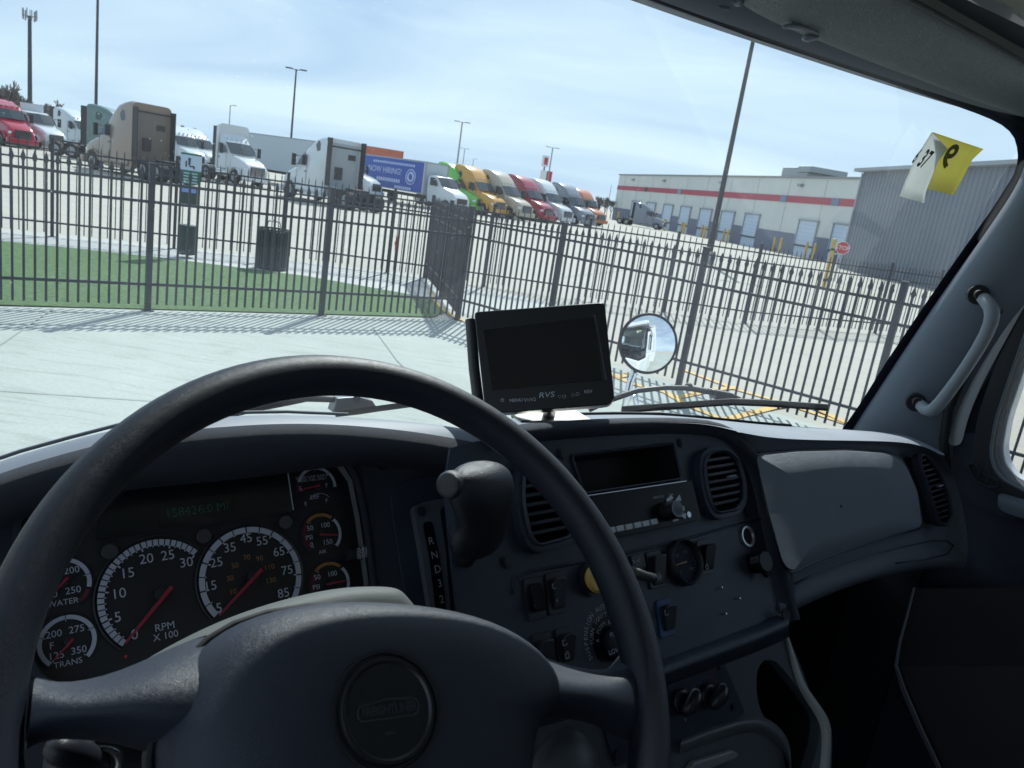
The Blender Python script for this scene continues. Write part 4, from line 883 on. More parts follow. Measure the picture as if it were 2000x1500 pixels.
# radio
RQ = [(1140, 971), (1339, 941), (1357, 1018), (1165, 1058)]
mb = plate(CP, rnd(CP.pts(RQ), .002, 2), [], -.002, .012); RD = mb.build('radio', M_gloss, CAB, bevel=.001)
mb = MB(); mb.tube([CP.P(1142, 969, .013), CP.P(1340, 939.5, .013)], .0009, 6); mb.build('trim_line', M_silver, RD)
mb = MB(); c_ = CP.P(1301, 999, .012); mb.tube([c_, c_+CP.n*.016, c_+CP.n*.020], [.0125, .0118, .0105], 28); mb.cyl(c_+CP.n*.020, c_+CP.n*.0195, .008, 24); mb.build('volume_knob', mat('knob_dark_metal', (.05, .055, .06), .18, metal=.7), RD, smooth=50)
for x, y in ((1194, 1035.5), (1211, 1032), (1228, 1029), (1245, 1025.5), (1261, 1022.5), (1277, 1019)):
    mb = MB(); M3 = Matrix((CP.ex, CP.ey, CP.n)).transposed(); mb.box(CP.P(x, y, .013), (.0118, .0068, .003), M=M3); mb.build('preset_button', M_btn, RD, bevel=.0006)
for Q in ([(1304, 982), (1316, 973), (1312, 967), (1303, 975)], [(1318, 980), (1331, 978), (1328, 966)], [(1318, 999), (1338, 997), (1336, 988), (1318, 990)], [(1322, 1004), (1340, 1002), (1340, 1014)], [(1306, 1010), (1314, 1006), (1327, 1016), (1317, 1019)]):
    mb = MB(); quadp(mb, CP, Q, .012, .0145); mb.build('function_button', M_btn, RD, bevel=.0005)
mb = MB(); c_ = CP.P(1345, 1005, .012); mb.cyl(c_, c_+CP.n*.001, .004, 16); mb.build('aux_socket', M_silver, RD)
put_mb = MB(); put_text(put_mb, 'MENU/CH', CP.P(1286, 971, .0125), CP.ex, CP.ey, .0045); put_text(put_mb, 'PWR', CP.P(1311, 966, .0125), CP.ex, CP.ey, .0045); put_mb.build('radio_print', M_txt, RD)
for x, y in ((1331, 865), (1098, 887), (990, 1097), (1460, 998)): screw(CP, x, y, .001)
# rocker switches
def switch(Q, Q2, face=M_black, frame=M_black, label=None, glyph=None, tiltup=True):
    mb = plate(CP, rnd(CP.pts(Q), .004, 3), [], 0, .003); o = mb.build('rocker_switch', frame, CAB, bevel=.0008)
    p = CP.pts(Q2); k = len(p); c = Vector((sum(a[0] for a in p)/k, sum(a[1] for a in p)/k)); p = rnd(p, .004, 3); y0 = min(a[1] for a in p); y1 = max(a[1] for a in p)
    def hh(y): s = (y-y0)/(y1-y0); return .0045+.0075*(s if tiltup else 1-s)
    mb = MB(); mb.grid([[CP.at(a, b, .003) for a, b in p], [CP.at(a, b, hh(b)) for a, b in p], [CP.at(*(c+(Vector((a, b))-c)*.88), hh(b)+.0008) for a, b in p]], 0, True); mb.add([CP.at(*(c+(Vector((a, b))-c)*.88), hh(b)+.0008) for a, b in p], [tuple(range(len(p)))])
    mb.build('rocker', face, o, smooth=40)
    if glyph:
        mb = MB()
        for kind, x, y, s in glyph:
            P0 = CP.P(x, y, .0105)
            if kind == 'box':
                for dx, dy, w, h in ((0, 0, 1, .12), (0, -1, 1, .12), (-.5, -.5, .12, 1), (.5, -.5, .12, 1), (.3, .35, .5, .1)): mb.box(P0+CP.ex*dx*s+CP.ey*dy*s, (w*s, h*s, .0004), M=Matrix((CP.ex, CP.ey, CP.n)).transposed())
            else: put_text(mb, kind, P0, CP.ex, CP.ey, s)
        mb.build('switch_print', M_txt, o)
    return o
switch([(1019, 1132), (1057, 1125), (1065, 1205), (1030, 1214)], [(1028, 1142), (1052, 1138), (1058, 1192), (1034, 1197)], face=M_gloss, glyph=[('^', 1046, 1186, .008)], tiltup=False)
switch([(1061, 1122), (1095, 1115), (1106, 1194), (1070, 1203)], [(1069, 1132), (1092, 1127), (1100, 1186), (1077, 1192)], glyph=[('box', 1082, 1140, .005), ('v', 1088, 1172, .008)])
switch([(1036, 1241), (1071, 1233), (1082, 1320), (1046, 1322)], [(1044, 1252), (1070, 1247), (1076, 1315), (1050, 1318)])
switch([(1081, 1229), (1112, 1222), (1122, 1300), (1090, 1302)], [(1090, 1240), (1112, 1235), (1117, 1290), (1096, 1294)], glyph=[('box', 1102, 1250, .0055), ('box', 1107, 1276, .005)])
switch([(1258, 1080), (1286, 1073), (1297, 1145), (1268, 1152)], [(1266, 1088), (1289, 1083), (1294, 1140), (1273, 1145)], glyph=[('FOG', 1284, 1124, .0075), ('LAMP', 1285, 1131, .006)])
switch([(1357, 1058), (1383, 1052), (1392, 1118), (1368, 1125)], [(1364, 1066), (1386, 1062), (1389, 1112), (1371, 1115)], face=M_gloss, glyph=[('box', 1380, 1104, .005)])
switch([(1279, 1174), (1306, 1167), (1316, 1238), (1288, 1248)], [(1287, 1184), (1309, 1180), (1313, 1228), (1294, 1234)], frame=M_bluep, face=M_black, glyph=[('box', 1301, 1192, .0055)])
mb = plate(CP, rnd(CP.pts([(1228, 1087), (1252, 1081), (1258, 1106), (1234, 1112)]), .002, 2), [], 0, .004); put_text(mb, '>:<', CP.P(1243, 1097, .005), CP.ex, CP.ey, .011); mb.build('hazard_label', M_black, CAB)
pb = MB(); put_text(pb, '>:<', CP.P(1243, 1097, .0055), CP.ex, CP.ey, .011); pb.build('hazard_print', M_txt, CAB)
# round suspension gauge
c_ = CP.uv(1331, 1099); r0 = .0262; mb = MB()
mb.grid([[CP.at(c_[0]+cos(2*pi*k/40)*q, c_[1]+sin(2*pi*k/40)*q, h) for k in range(40)] for q, h in ((r0*1.14, 0), (r0*1.12, .010), (r0*1.05, .013), (r0, .011), (r0*.98, .004))], 0, True)
SG = mb.build('round_pressure_gauge', M_black, CAB, smooth=50)
mb = MB(); mb.add([CP.at(c_[0]+cos(2*pi*k/40)*r0, c_[1]+sin(2*pi*k/40)*r0, .004) for k in range(40)], [tuple(range(40))], 0)
for k in range(24):
    a = radians(225-270*k/23*.98); d = Vector((cos(a), sin(a))); n_ = Vector((-sin(a), cos(a)))*.0004; o2 = Vector(c_)
    mb.add([CP.at(*(o2+d*.023+n_), .0045), CP.at(*(o2+d*.023-n_), .0045), CP.at(*(o2+d*.0195-n_), .0045), CP.at(*(o2+d*.0195+n_), .0045)], [(0, 1, 2, 3)], 1)
for s, a in (('0', 225), ('50', 135), ('100', 60), ('150', -45)): put_text(mb, s, CP.at(c_[0]+cos(radians(a))*.0145, c_[1]+sin(radians(a))*.0145, .0046), CP.ex, CP.ey, .006, 1)
mb.build('dial', [mat('dial_blue_black', (.006, .012, .028), .6, spec=.2), mat('dial_print', (.12, .15, .20), .6)], SG)
mb = MB(); p0, p1 = CP.at(c_[0]+.003, c_[1], .006), CP.at(c_[0]-.019, c_[1]-.0005, .006); mb.prism([p0+CP.ey*.0009, p0-CP.ey*.0009, p1-CP.ey*.0004, p1+CP.ey*.0004], CP.n*.0006); mb.build('needle', mat('needle_amber', (.35, .22, .10), .5), SG)
# yellow parking brake knob, lever, outlets
mb = MB(); p = CP.P(1151, 1132, .0); mb.cyl(p, p+CP.n*.006, .019, 20, 0); mb.tube([p+CP.n*.006, p+CP.n*.012, p+CP.n*.016], [.013, .0165, .014], 24, 1); mb.build('parking_brake_knob', [M_black, M_ylw], CAB, smooth=50)
mb = MB(); mb.tube([CP.P(1225, 1112, .002), CP.P(1240, 1118, .016), CP.P(1262, 1128, .022), CP.P(1284, 1129, .022)], [.009, .0075, .006, .0065], 12); mb.build('side_lever', mat('lever_grey', (.035, .04, .045), .4), CAB, sub=1)
c_ = CP.uv(1458, 1048); mb = MB(); mb.grid([[CP.at(c_[0]+cos(2*pi*k/32)*q, c_[1]+sin(2*pi*k/32)*q, h) for k in range(32)] for q, h in ((.0150, 0), (.0146, .004), (.0118, .004), (.0108, .001))], 0, True)
mb.grid([[CP.at(c_[0]+cos(2*pi*k/32)*q, c_[1]+sin(2*pi*k/32)*q, h) for k in range(32)] for q, h in ((.0118, .0035), (.0105, -.0), (.0001, .0003))], 1, True); mb.build('power_socket', [M_silver, M_void], CAB, smooth=30)
mb = MB(); p = CP.P(1470, 1100, .0); mb.tube([p, p+CP.n*.018, p+CP.n*.023], [.0145, .0155, .0135], 24, 0)
for k, s in enumerate(('POWER', 'OUTLET')): put_text(mb, s, CP.P(1474, 1090+k*7, .0235), CP.ex, CP.ey, .0052, 1)
mb.tube([p+CP.ey*-.012+CP.n*.012, p+CP.ey*-.020+CP.ex*.006+CP.n*.014], .004, 8, 0); mb.build('power_outlet_cap', [M_gloss, mat('faint_print', (.07, .08, .10), .6)], CAB, smooth=50)
for x, y in ((1404, 1148), (1439, 1169), (1412, 1199)):
    mb = MB(); p = CP.P(x, y, 0); mb.cyl(p, p+CP.n*.006, .0012, 8); mb.build('panel_pin', M_silver, CAB)
# suspension decal and knob
mb = plate(CP, rnd(CP.pts([(1152, 1240), (1160, 1210), (1185, 1194), (1215, 1190), (1240, 1210), (1250, 1282), (1168, 1296)]), .012, 3), [], 0, .0006); DC = mb.build('suspension_decal', M_gloss, CAB)
mb = MB(); c_ = CP.uv(1190, 1249)
def arc_text(s, r_, a_start, step, sz):
    for i, ch in enumerate(s):
        if ch == ' ': continue
        a = radians(a_start-step*i); put_text(mb, ch, CP.at(c_[0]+cos(a)*r_, c_[1]+sin(a)*r_, .0012), CP.ex, CP.ey, sz, 0, rot=a-pi/2)
arc_text('SUSPENSION AUTOFILL', .0365, 200, 8.6, .0078); arc_text('TURN IGNITION ON', .0275, 175, 9.8, .0070); arc_text('& PUSH KNOB', .0190, 170, 13.5, .0066)
mb.build('decal_text', M_txt, DC)
mb = MB(); p = CP.P(1203, 1256, .0); mb.tube([p, p+CP.n*.018, p+CP.n*.022], [.019, .0195, .017], 28); SK = mb.build('suspension_knob', M_black, CAB, smooth=50)
mb = MB(); put_text(mb, 'PUSH', CP.P(1203, 1238, .0225), CP.ex, CP.ey, .008); put_text(mb, 'LOWER', CP.P(1206, 1270, .0225), CP.ex, CP.ey, .008); mb.build('knob_print', M_txt, SK)

# lower padded roll of the fascia
def rollrow(pts, h, dy): return [CP.P(x, y+dy, h) for x, y in pts]
rl = [(880, 1400), (985, 1385), (1100, 1352), (1200, 1322), (1300, 1284), (1400, 1247), (1480, 1217), (1536, 1192), (1541, 1188)]
mb = MB(); mb.grid([rollrow(rl, -.003, 0), rollrow(rl, .008, 8), rollrow(rl, .020, 20), rollrow(rl, .022, 34), rollrow(rl, .012, 46), rollrow(rl, -.005, 52), rollrow(rl, -.06, 56)]); mb.build('fascia_roll', M_panel, CAB, sub=2)
mb = MB(); p = CP.P(1533, 1203, .014); mb.cyl(p, p+CP.n*.003, .0085, 20); mb.build('roll_plug', M_void, CAB)

# ---- lower console with heater controls
LP = Plane((.8, .56, -.56), radians(24))
def lp(x, y, h=0): return LP.P(x, y, h)
lo = [(1120, 1560), (1080, 1420), (1090, 1345), (1300, 1318), (1430, 1262), (1534, 1232), (1560, 1290), (1590, 1370), (1625, 1430), (1625, 1560)]
cup = [(1478, 1310), (1492, 1288), (1515, 1290), (1545, 1325), (1572, 1360), (1604, 1405), (1600, 1450), (1580, 1520), (1545, 1560), (1530, 1470), (1515, 1420), (1490, 1400), (1478, 1360)]
mb = plate(LP, rnd(LP.pts(lo), .01, 3), [rnd(LP.pts(cup), .02, 4)], -.02, 0); mb.build('lower_console', mat('console_grey', (.085, .10, .125), .5, bump=.3, bscale=700, kind='leather', spec=.5, bdist=.0008), CAB, bevel=.006, bseg=3)
mb = MB(); Q = rnd(LP.pts(cup), .02, 4); mb.grid([[LP.at(x, y, -.018) for x, y in Q], [LP.at(x, y, -.12) for x, y in Q]], 0, True); mb.add([LP.at(x, y, -.12) for x, y in Q], [tuple(range(len(Q)))]); mb.build('console_bin', M_void, CAB, smooth=60)
mb = MB(); e = [(1536, 1236), (1548, 1270), (1560, 1310), (1572, 1342), (1590, 1368), (1612, 1398), (1622, 1430), (1618, 1500), (1612, 1560)]
w_ = [4, 9, 12, 13, 15, 16, 16, 20, 20]
mb.grid([[lp(x-w*.9, y+w*.3, .0) for (x, y), w in zip(e, w_)], [lp(x-w*.2, y, .010) for (x, y), w in zip(e, w_)], [lp(x+w*.25, y-w*.1, .004) for (x, y), w in zip(e, w_)], [lp(x+w*.3, y, -.03) for (x, y), w in zip(e, w_)]]); mb.build('console_edge', mat('console_edge_sunlit', (.55, .58, .58), .42, bump=.3, bscale=500, kind='leather', spec=.55), CAB, sub=2)  # very pale colour paints in the sunlit highlight along the console edge
mb = MB(); e = [(1330, 1452), (1380, 1432), (1440, 1412), (1480, 1405), (1515, 1420), (1540, 1452), (1546, 1480), (1546, 1560)]
mb.grid([[lp(x, y-10, .0) for x, y in e], [lp(x, y-2, .014) for x, y in e], [lp(x-2, y+12, .012) for x, y in e], [lp(x-4, y+26, -.004) for x, y in e]]); mb.build('console_lip', mat('console_grey2', (.12, .135, .16), .42, bump=.2, bscale=600, spec=.5), CAB, sub=2)
hv = [(1300, 1325), (1398, 1286), (1408, 1292), (1420, 1318), (1450, 1388), (1446, 1396), (1330, 1450), (1300, 1455)]
mb = plate(LP, rnd(LP.pts(hv), .003, 3), [], .001, .004); mb.build('heater_panel', M_panel, CAB, bevel=.001)
for x, y in ((1406, 1303), (1432, 1380)): screw(LP, x, y, .004, .0042)
for x, y, nm in ((1327, 1368, 'fan_knob'), (1380, 1357, 'temperature_knob')):
    mb = MB(); p = lp(x, y, .004); mb.tube([p, p+LP.n*.010], [.0195, .0180], 28, 0)
    d = (LP.ex*.8+LP.ey*.6).normalized(); g = LP.n.cross(d); q = p+LP.n*.010
    mb.tube([q-d*.017+LP.n*.002, q-d*.012+LP.n*.008, q+LP.n*.012, q+d*.012+LP.n*.012, q+d*.021+LP.n*.006], [.006, .010, .0115, .011, .007], 14, 0)
    K = mb.build(nm, M_gloss if 0 else mat('heater_knob_plastic', (.018, .021, .03), .3, spec=.6), CAB, sub=1)
c_ = LP.uv(1378, 1355); mb = MB()
for a0, a1, mi in ((95, 215, 0), (85, -40, 1)):
    mb.grid([[LP.at(c_[0]+cos(radians(a0+(a1-a0)*k/20))*q, c_[1]+sin(radians(a0+(a1-a0)*k/20))*q, .0045) for k in range(21)] for q in (.0245, .0232)], mi)
mb.build('temperature_arc', [M_blue2, M_red2], CAB)
mb = MB(); put_text(mb, 'v', lp(1339, 1405, .005), LP.ex, LP.ey, .012); mb.build('defrost_mark', M_txt, CAB)
mb = MB(); mb.prism([lp(x, y, .002) for x, y in ((1335, 1500), (1345, 1485), (1420, 1462), (1435, 1470), (1425, 1480), (1350, 1510))], LP.n*.010); mb.build('ashtray_lid', mat('ashtray_grey', (.22, .23, .25), .35), CAB, bevel=.003)
# panel left below the wheel
BP = Plane((.6, .52, -.6), radians(20))
mb = plate(BP, rnd(BP.pts([(1000, 1560), (1015, 1430), (1050, 1400), (1110, 1390), (1170, 1398), (1215, 1430), (1240, 1560)]), .02, 4), [], -.02, 0); mb.build('knee_panel', mat('knee_panel_grey', (.08, .092, .112), .5, bump=.2, bscale=800), CAB, bevel=.004)
mb = plate(BP, rnd(BP.pts([(1172, 1405), (1195, 1408), (1235, 1440), (1240, 1480), (1200, 1496), (1192, 1480)]), .003, 3), [], 0.001, .004); put_text(mb, '0', BP.P(1208, 1427, .005), BP.ex, BP.ey, .010, 1); mb.build('side_plate', [M_panel, M_txt], CAB)
screw(BP, 1204, 1474, .004, .0042)
mb = MB(); c_ = BP.P(1100, 1530, .0); mb.sphere(c_-BP.n*.02, .06, 12, sc=(1, .9, 1.1)); mb.build('knee_bulge', mat('knee_bulge_grey', (.08, .09, .105), .45), CAB, smooth=180)

# ---- steering wheel
WC = Vector((.239, .365, -.305)); WP = Plane(WC, radians(90-44)); WP = Plane(WC, ex=(1, 0, 0), ey=(0, sin(radians(46+0)), cos(radians(46+0))))
WP = Plane(WC, ex=(1, 0, 0), ey=(0, sin(radians(44)), cos(radians(44))))
SW = empty('steering_wheel', (0, 0, 0)); SW.parent = CAB
R0 = .2145
mb = MB(); rows = []
for i in range(120):
    a = 2*pi*i/120; row = []
    for j in range(16):
        b = 2*pi*j/16; grip = 1+.05*cos(3*a+.4); rr = .0150*grip
        row.append(WP.at(cos(a)*(R0+cos(b)*rr), sin(a)*(R0+cos(b)*rr), sin(b)*rr*1.05))
    rows.append(row)
rows.append(rows[0]); mb.grid(rows, 0, True); mb.build('rim', M_rim, SW, smooth=180)
# spokes: surfaces from the rim to the hub, thick pads
def wp(x, y, h=0): return WP.P(x, y, h)
def slab(P_top, P_bot, h0, htop, edge=.010, n=8):
    """soft pad between two outlines (top edge, bottom edge) in pixels; crowned towards the driver"""
    rows = []
    k = len(P_top)
    for j in range(n+1):
        s = j/n; row = []
        for i in range(k):
            x = P_top[i][0]*(1-s)+P_bot[i][0]*s; y = P_top[i][1]*(1-s)+P_bot[i][1]*s
            h = h0+(htop[i]-h0)*(1-abs(2*s-1)**2.6); row.append(wp(x, y, h))
        rows.append(row)
    back = [[p-WP.n*(.03 if 0 < i < k-1 else .02) for i, p in enumerate(rows[-1])], [p-WP.n*.03 for p in rows[0]]]
    return rows+back+[rows[0]]
# left spoke
LT = [(68, 1318), (95, 1330), (135, 1334), (200, 1322), (270, 1296), (340, 1262), (420, 1232)]
LB = [(52, 1462), (92, 1440), (130, 1438), (190, 1440), (245, 1450), (300, 1470), (420, 1500)]
mb = MB(); mb.grid(slab(LT, LB, -.010, [.010, .014, .018, .022, .026, .030, .03])); mb.build('spoke', M_leath, SW, sub=1)
RT = [(960, 1235), (1010, 1262), (1075, 1290), (1130, 1305), (1175, 1310), (1205, 1303), (1222, 1282), (1240, 1255)]
RB = [(990, 1400), (1030, 1405), (1070, 1402), (1115, 1398), (1160, 1402), (1200, 1420), (1228, 1440), (1262, 1450)]
mb = MB(); mb.grid(slab(RT, RB, -.010, [.03, .028, .024, .020, .016, .012, .010, .006])); mb.build('spoke', M_leath, SW, sub=1)
# airbag cover: crowned pad whose outline is measured, continuing below the picture
ct = [(292, 1490), (300, 1440), (316, 1395), (338, 1340), (366, 1292), (405, 1252), (455, 1222), (520, 1200), (600, 1187), (690, 1184), (780, 1190), (860, 1202), (930, 1222), (985, 1248), (1030, 1282), (1056, 1315), (1070, 1350), (1062, 1385), (1035, 1405), (1018, 1440), (1010, 1500), (1005, 1620), (960, 1720), (700, 1760), (420, 1730), (320, 1640)]
cu = WP.pts(ct); cc = Vector((sum(p[0] for p in cu)/len(cu), sum(p[1] for p in cu)/len(cu)))
cc = Vector(WP.uv(735, 1420)); rows = []
for s, h in ((1.0, -.028), (1.0, .004), (.985, .016), (.95, .027), (.88, .037), (.76, .045), (.6, .050), (.42, .052), (.22, .052), (.03, .052)):
    rows.append([WP.at(*(cc+(Vector(q)-cc)*s), h) for q in cu])
# keep the measured outline: compensate for the height of the crown
fix = []
for (x, y), q in zip(ct, cu): fix.append(q)
mb = MB(); mb.grid(rows, 0, True); AB = mb.build('airbag_cover', M_leath, SW, sub=1)
mb = MB(); mb.tube([WP.at(*(cc+(Vector(q)-cc)*1.004), .002) for q in cu], .0022, 6, closed=True); mb.build('cover_seam', M_void, AB, smooth=180)
# round horn button with raised emblem
bc = Vector(WP.uv(755, 1388, 0)); bp = WP.P(755, 1388, .052); bc = Vector(((bp-WP.o).dot(WP.ex), (bp-WP.o).dot(WP.ey))); hb = .052
def disc(mb, prof, mi=0, n=56):
    mb.grid([[WP.at(bc.x+cos(2*pi*k/n)*q, bc.y+sin(2*pi*k/n)*q, h) for k in range(n)] for q, h in prof], mi, True)
mb = MB(); disc(mb, [(.0325, .049), (.0325, .0535), (.0305, .0535), (.0285, .046)], 0); mb.build('button_surround', M_black, AB, smooth=40)
mb = MB(); disc(mb, [(.0285, .046), (.0285, .0545), (.0275, .0565), (.0258, .0565), (.0245, .0553), (.0004, .0553)], 0); HB = mb.build('horn_button', mat('horn_button_plastic', (.010, .012, .017), .30, bump=.15, bscale=1500), SW, smooth=30)
mb = MB(); rx, ry = .0185, .0046
ga = radians(-9); GX, GY = WP.ex*cos(ga)+WP.ey*sin(ga), WP.ey*cos(ga)-WP.ex*sin(ga); B0 = WP.at(bc.x, bc.y, .0555)
ol = rnd([(-rx, -ry*.9), (rx*.9, -ry), (rx*1.02, ry*.2), (rx*.9, ry*.9), (0, ry*1.25), (-rx, ry*.7)], .004, 4)
mb.tube([B0+GX*x+GY*y for x, y in ol], .0005, 5, closed=True)
put_text(mb, '*FREIGHTLINER', B0+WP.n*.0008, GX, GY, .0064, wide=.80); mb.tube([B0-GX*.004-GY*.012, B0+GX*.002-GY*.012], .0006, 5)
mb.build('emblem', mat('emblem_black', (.035, .042, .055), .35), HB)
# column shroud behind the wheel
sh_t = [(150, 1392), (250, 1310), (360, 1246), (460, 1200), (560, 1168), (640, 1150), (700, 1143), (765, 1143), (785, 1150), (800, 1168), (826, 1200), (850, 1240)]
rows = [[pf(x, y, .50+.0*i) for i, (x, y) in enumerate(sh_t)], [pf(x+1, y+5, .485) for x, y in sh_t], [pf(x, y+18, .475) for x, y in sh_t], [pf(x, y+90, .46) for x, y in sh_t]]
bkr = [[pf(x, y, .50)+Vector((0, .03, -.02)) for x, y in sh_t], [pf(x, y, .50)+Vector((0, .05, -.12)) for x, y in sh_t]][::-1]
mb = MB(); mb.grid(bkr+rows); mb.build('column_shroud', M_shroud, CAB, sub=2)
# stalk and column switch, lower left
mb = MB(); M3 = Matrix.Rotation(radians(20), 3, 'Y'); mb.box(pf(215, 1492, .50), (.075, .05, .035), M=M3); mb.build('column_switch_housing', mat('stalk_grey', (.055, .06, .065), .35), CAB, bevel=.008, bseg=3)
mb = MB(); mb.tube([pf(205, 1500, .47), pf(150, 1470, .45), pf(100, 1460, .43)], [.010, .009, .011], 14); mb.build('indicator_stalk', M_black, CAB, sub=1)
mb = MB(); c_ = pf(180, 1505, .46); mb.tube([c_+Vector((cos(a*pi/10)*.016, 0, sin(a*pi/10)*.016)) for a in range(20)], .003, 6, closed=True); mb.build('key_ring', M_silver, CAB, smooth=180)

# ---- A pillar, header, visor, roof
xr = 1.545
pin = [(2020, 215), (2003, 300), (1988, 352), (1948, 414), (1883, 505), (1812, 606), (1742, 710), (1655, 842), (1640, 866)]
pinner = [pt(q[0]+4, q[1]+2, xr) for q in pin]
pmid = [pt(x, y, 1.555) for x, y in ((2120, 250), (2080, 330), (2040, 400), (1990, 490), (1915, 600), (1840, 710), (1775, 800), (1735, 860), (1725, 890))]
pout = [pt(x, y, 1.600) for x, y in ((2250, 230), (2190, 330), (2130, 420), (2050, 520), (1975, 620), (1905, 720), (1862, 800), (1842, 860), (1838, 890))]
pback = [p*1.05 for p in pinner]
mb = MB(); mb.grid([pback, pinner, pmid, pout, [p+Vector((.02, -.02, 0)) for p in pout]]); mb.build('windscreen_pillar_trim', M_trim, CAB, sub=2)
mb = MB(); fr_l = [(1250, -4), (1350, 32), (1460, 73), (1600, 119), (1734, 163), (1850, 203), (1905, 223), (1932, 234), (1953, 245), (1968, 257), (1978, 271), (1983, 288), (1985, 306), (1983, 324), (1978, 340), (1971, 352), (1934, 410), (1869, 501), (1799, 602), (1729, 706), (1679, 786), (1641, 841)]
gpt = [on_glass(x+3, y-1, -.006) for x, y in fr_l]
out2 = []
for i, (x, y) in enumerate(fr_l):
    out2.append(on_glass(x+min(30, 6+3.5*i), y-(26 if i < 7 else max(4, 26-2.4*(i-6))), -.004))
inn = [p+Vector((0, -.012, 0)) for p in out2]
mb.grid([gpt, inn, out2]); mb.build('windscreen_seal', M_frit, CAB, smooth=180)
hb_low = [(900, -150), (1100, -65), (1250, -8), (1400, 46), (1560, 100), (1700, 147), (1840, 192), (1935, 222), (2040, 250)]
hb_up = [(900, -330), (1130, -220), (1300, -120), (1440, -40), (1600, 30), (1740, 85), (1870, 130), (1970, 165), (2060, 200)]
lowr = [on_glass(x, y-4, -.014) for x, y in hb_low]
lowr = [Vector((min(p.x, 1.56), p.y, p.z)) for p in lowr]
lowr = [Vector((q, gf(q, lowr[0].z)-.014, lowr[0].z)) for q in (-.28, -.05, .2)]+lowr
upr = [Vector((p.x, p.y-.06, p.z+.055)) for p in lowr]
mb = MB(); mb.grid([[p+Vector((0, .03, .0)) for p in lowr], lowr, [a*.5+b*.5+Vector((0, -.004, -.006)) for a, b in zip(lowr, upr)], upr, [p+Vector((0, -.05, .03)) for p in upr]]); mb.build('header_trim', M_trimd, CAB, sub=2)
vlow = [(1436, -6), (1445, 8), (1470, 26), (1522, 53), (1610, 88), (1705, 127), (1815, 166), (1920, 206), (2020, 238), (2150, 280)]
vmid = [(1450, -40), (1480, -22), (1530, 0), (1600, 28), (1690, 62), (1790, 100), (1890, 136), (1970, 164), (2060, 196), (2180, 240)]
vup = [(1560, -110), (1600, -90), (1660, -60), (1720, -28), (1790, 10), (1860, 48), (1930, 86), (2000, 124), (2080, 166), (2200, 222)]
A_ = [pf(x, y, .585) for x, y in vlow]; B_ = [pf(x, y, .54) for x, y in vmid]; D_ = [pf(x, y, .485) for x, y in vup]
up = Vector((0, .012, .022))
mb = MB(); mb.grid([[p+up for p in D_], [p+Vector((0, .004, .012)) for p in D_], D_, [a*.5+b*.5 for a, b in zip(D_, B_)], B_, [a*.5+b*.5 for a, b in zip(A_, B_)], A_, [p+Vector((0, .008, .006)) for p in A_], [p+up for p in A_]]); mb.build('sun_visor', M_visor, CAB, sub=2)
mb = MB(); mb.tube([a+Vector((0, -.004, .0)) for a in D_], .0030, 8); mb.build('visor_piping', M_seal, CAB, smooth=180)
mb = MB(); q = [pf(x, y, .565) for x, y in ((1522, 50), (1556, 47), (1606, 66), (1597, 74), (1565, 76))]
mb.tube([pf(1525, 53, .572), pf(1556, 49, .570), pf(1603, 67, .570), pf(1592, 76, .575), pf(1566, 73, .574)], [.003, .0035, .0035, .0045, .006], 8); mb.build('visor_clip', mat('visor_clip_grey', (.22, .25, .30), .4), CAB, sub=1)
mb = MB(); mb.tube([pf(1432, 2, .60), pf(1442, 8, .585), pf(1450, 4, .575)], .004, 8); mb.tube([pf(1428, 18, .60), pf(1400, 12, .60)], .003, 8); mb.build('visor_hinge', M_trim, CAB, sub=1)
# roof lining, rear wall, floor, firewall: closes the cab so that it is as dark as a real one
zr = .43
mb = MB(); mb.grid([[Vector((x, .52-.0*x, .345)) for x in (-.30, .3, .9, 1.35, 1.56)], [Vector((x, .40, .40)) for x in (-.30, .3, .9, 1.35, 1.58)], [Vector((x, .1, zr+.02)) for x in (-.30, .3, .9, 1.35, 1.60)], [Vector((x, -1.0, zr)) for x in (-.30, .3, .9, 1.35, 1.62)]]); mb.build('headliner', M_head, CAB, sub=2)
mb = MB(); mb.box((.66, -.2, .52), (2.06, 1.7, .06)); mb.box((.66, .64, .44), (2.06, .12, .16)); mb.build('roof_shell', M_body, CAB, bevel=.02)
M_lite = mat('cab_lining_grey', (.42, .42, .40), .8)
mb = MB(); mb.box((.66, -1.03, -.4), (2.06, .06, 1.9)); mb.build('rear_wall', M_lite, CAB)
mb = MB(); mb.box((.66, -.0, -1.33), (2.06, 2.1, .06)); mb.build('cab_floor', M_black, CAB)
mb = MB(); mb.box((.66, 1.02, -1.0), (1.9, .06, .76)); mb.box((.66, .84, -.82), (1.9, .3, .36)); mb.build('firewall', M_black, CAB)
# left door (behind the picture's left edge) with its window opening
DL = -.30
mb = MB(); mb.box((DL, -.1, -.85), (.06, 2.2, .95)); mb.box((DL, -.75, .05), (.06, .55, .9)); mb.box((DL, .72, .0), (.06, .45, .95)); mb.box((DL, -.1, .44), (.06, 2.0, .10)); mb.build('driver_door', M_lite, CAB)
# seat behind and beside (out of view mostly)
mb = MB(); mb.box((1.2, -.45, -.75), (.5, .5, .16)); mb.box((1.2, -.72, -.35), (.48, .14, .75)); mb.build('passenger_seat', M_black, CAB, bevel=.05, bseg=3)

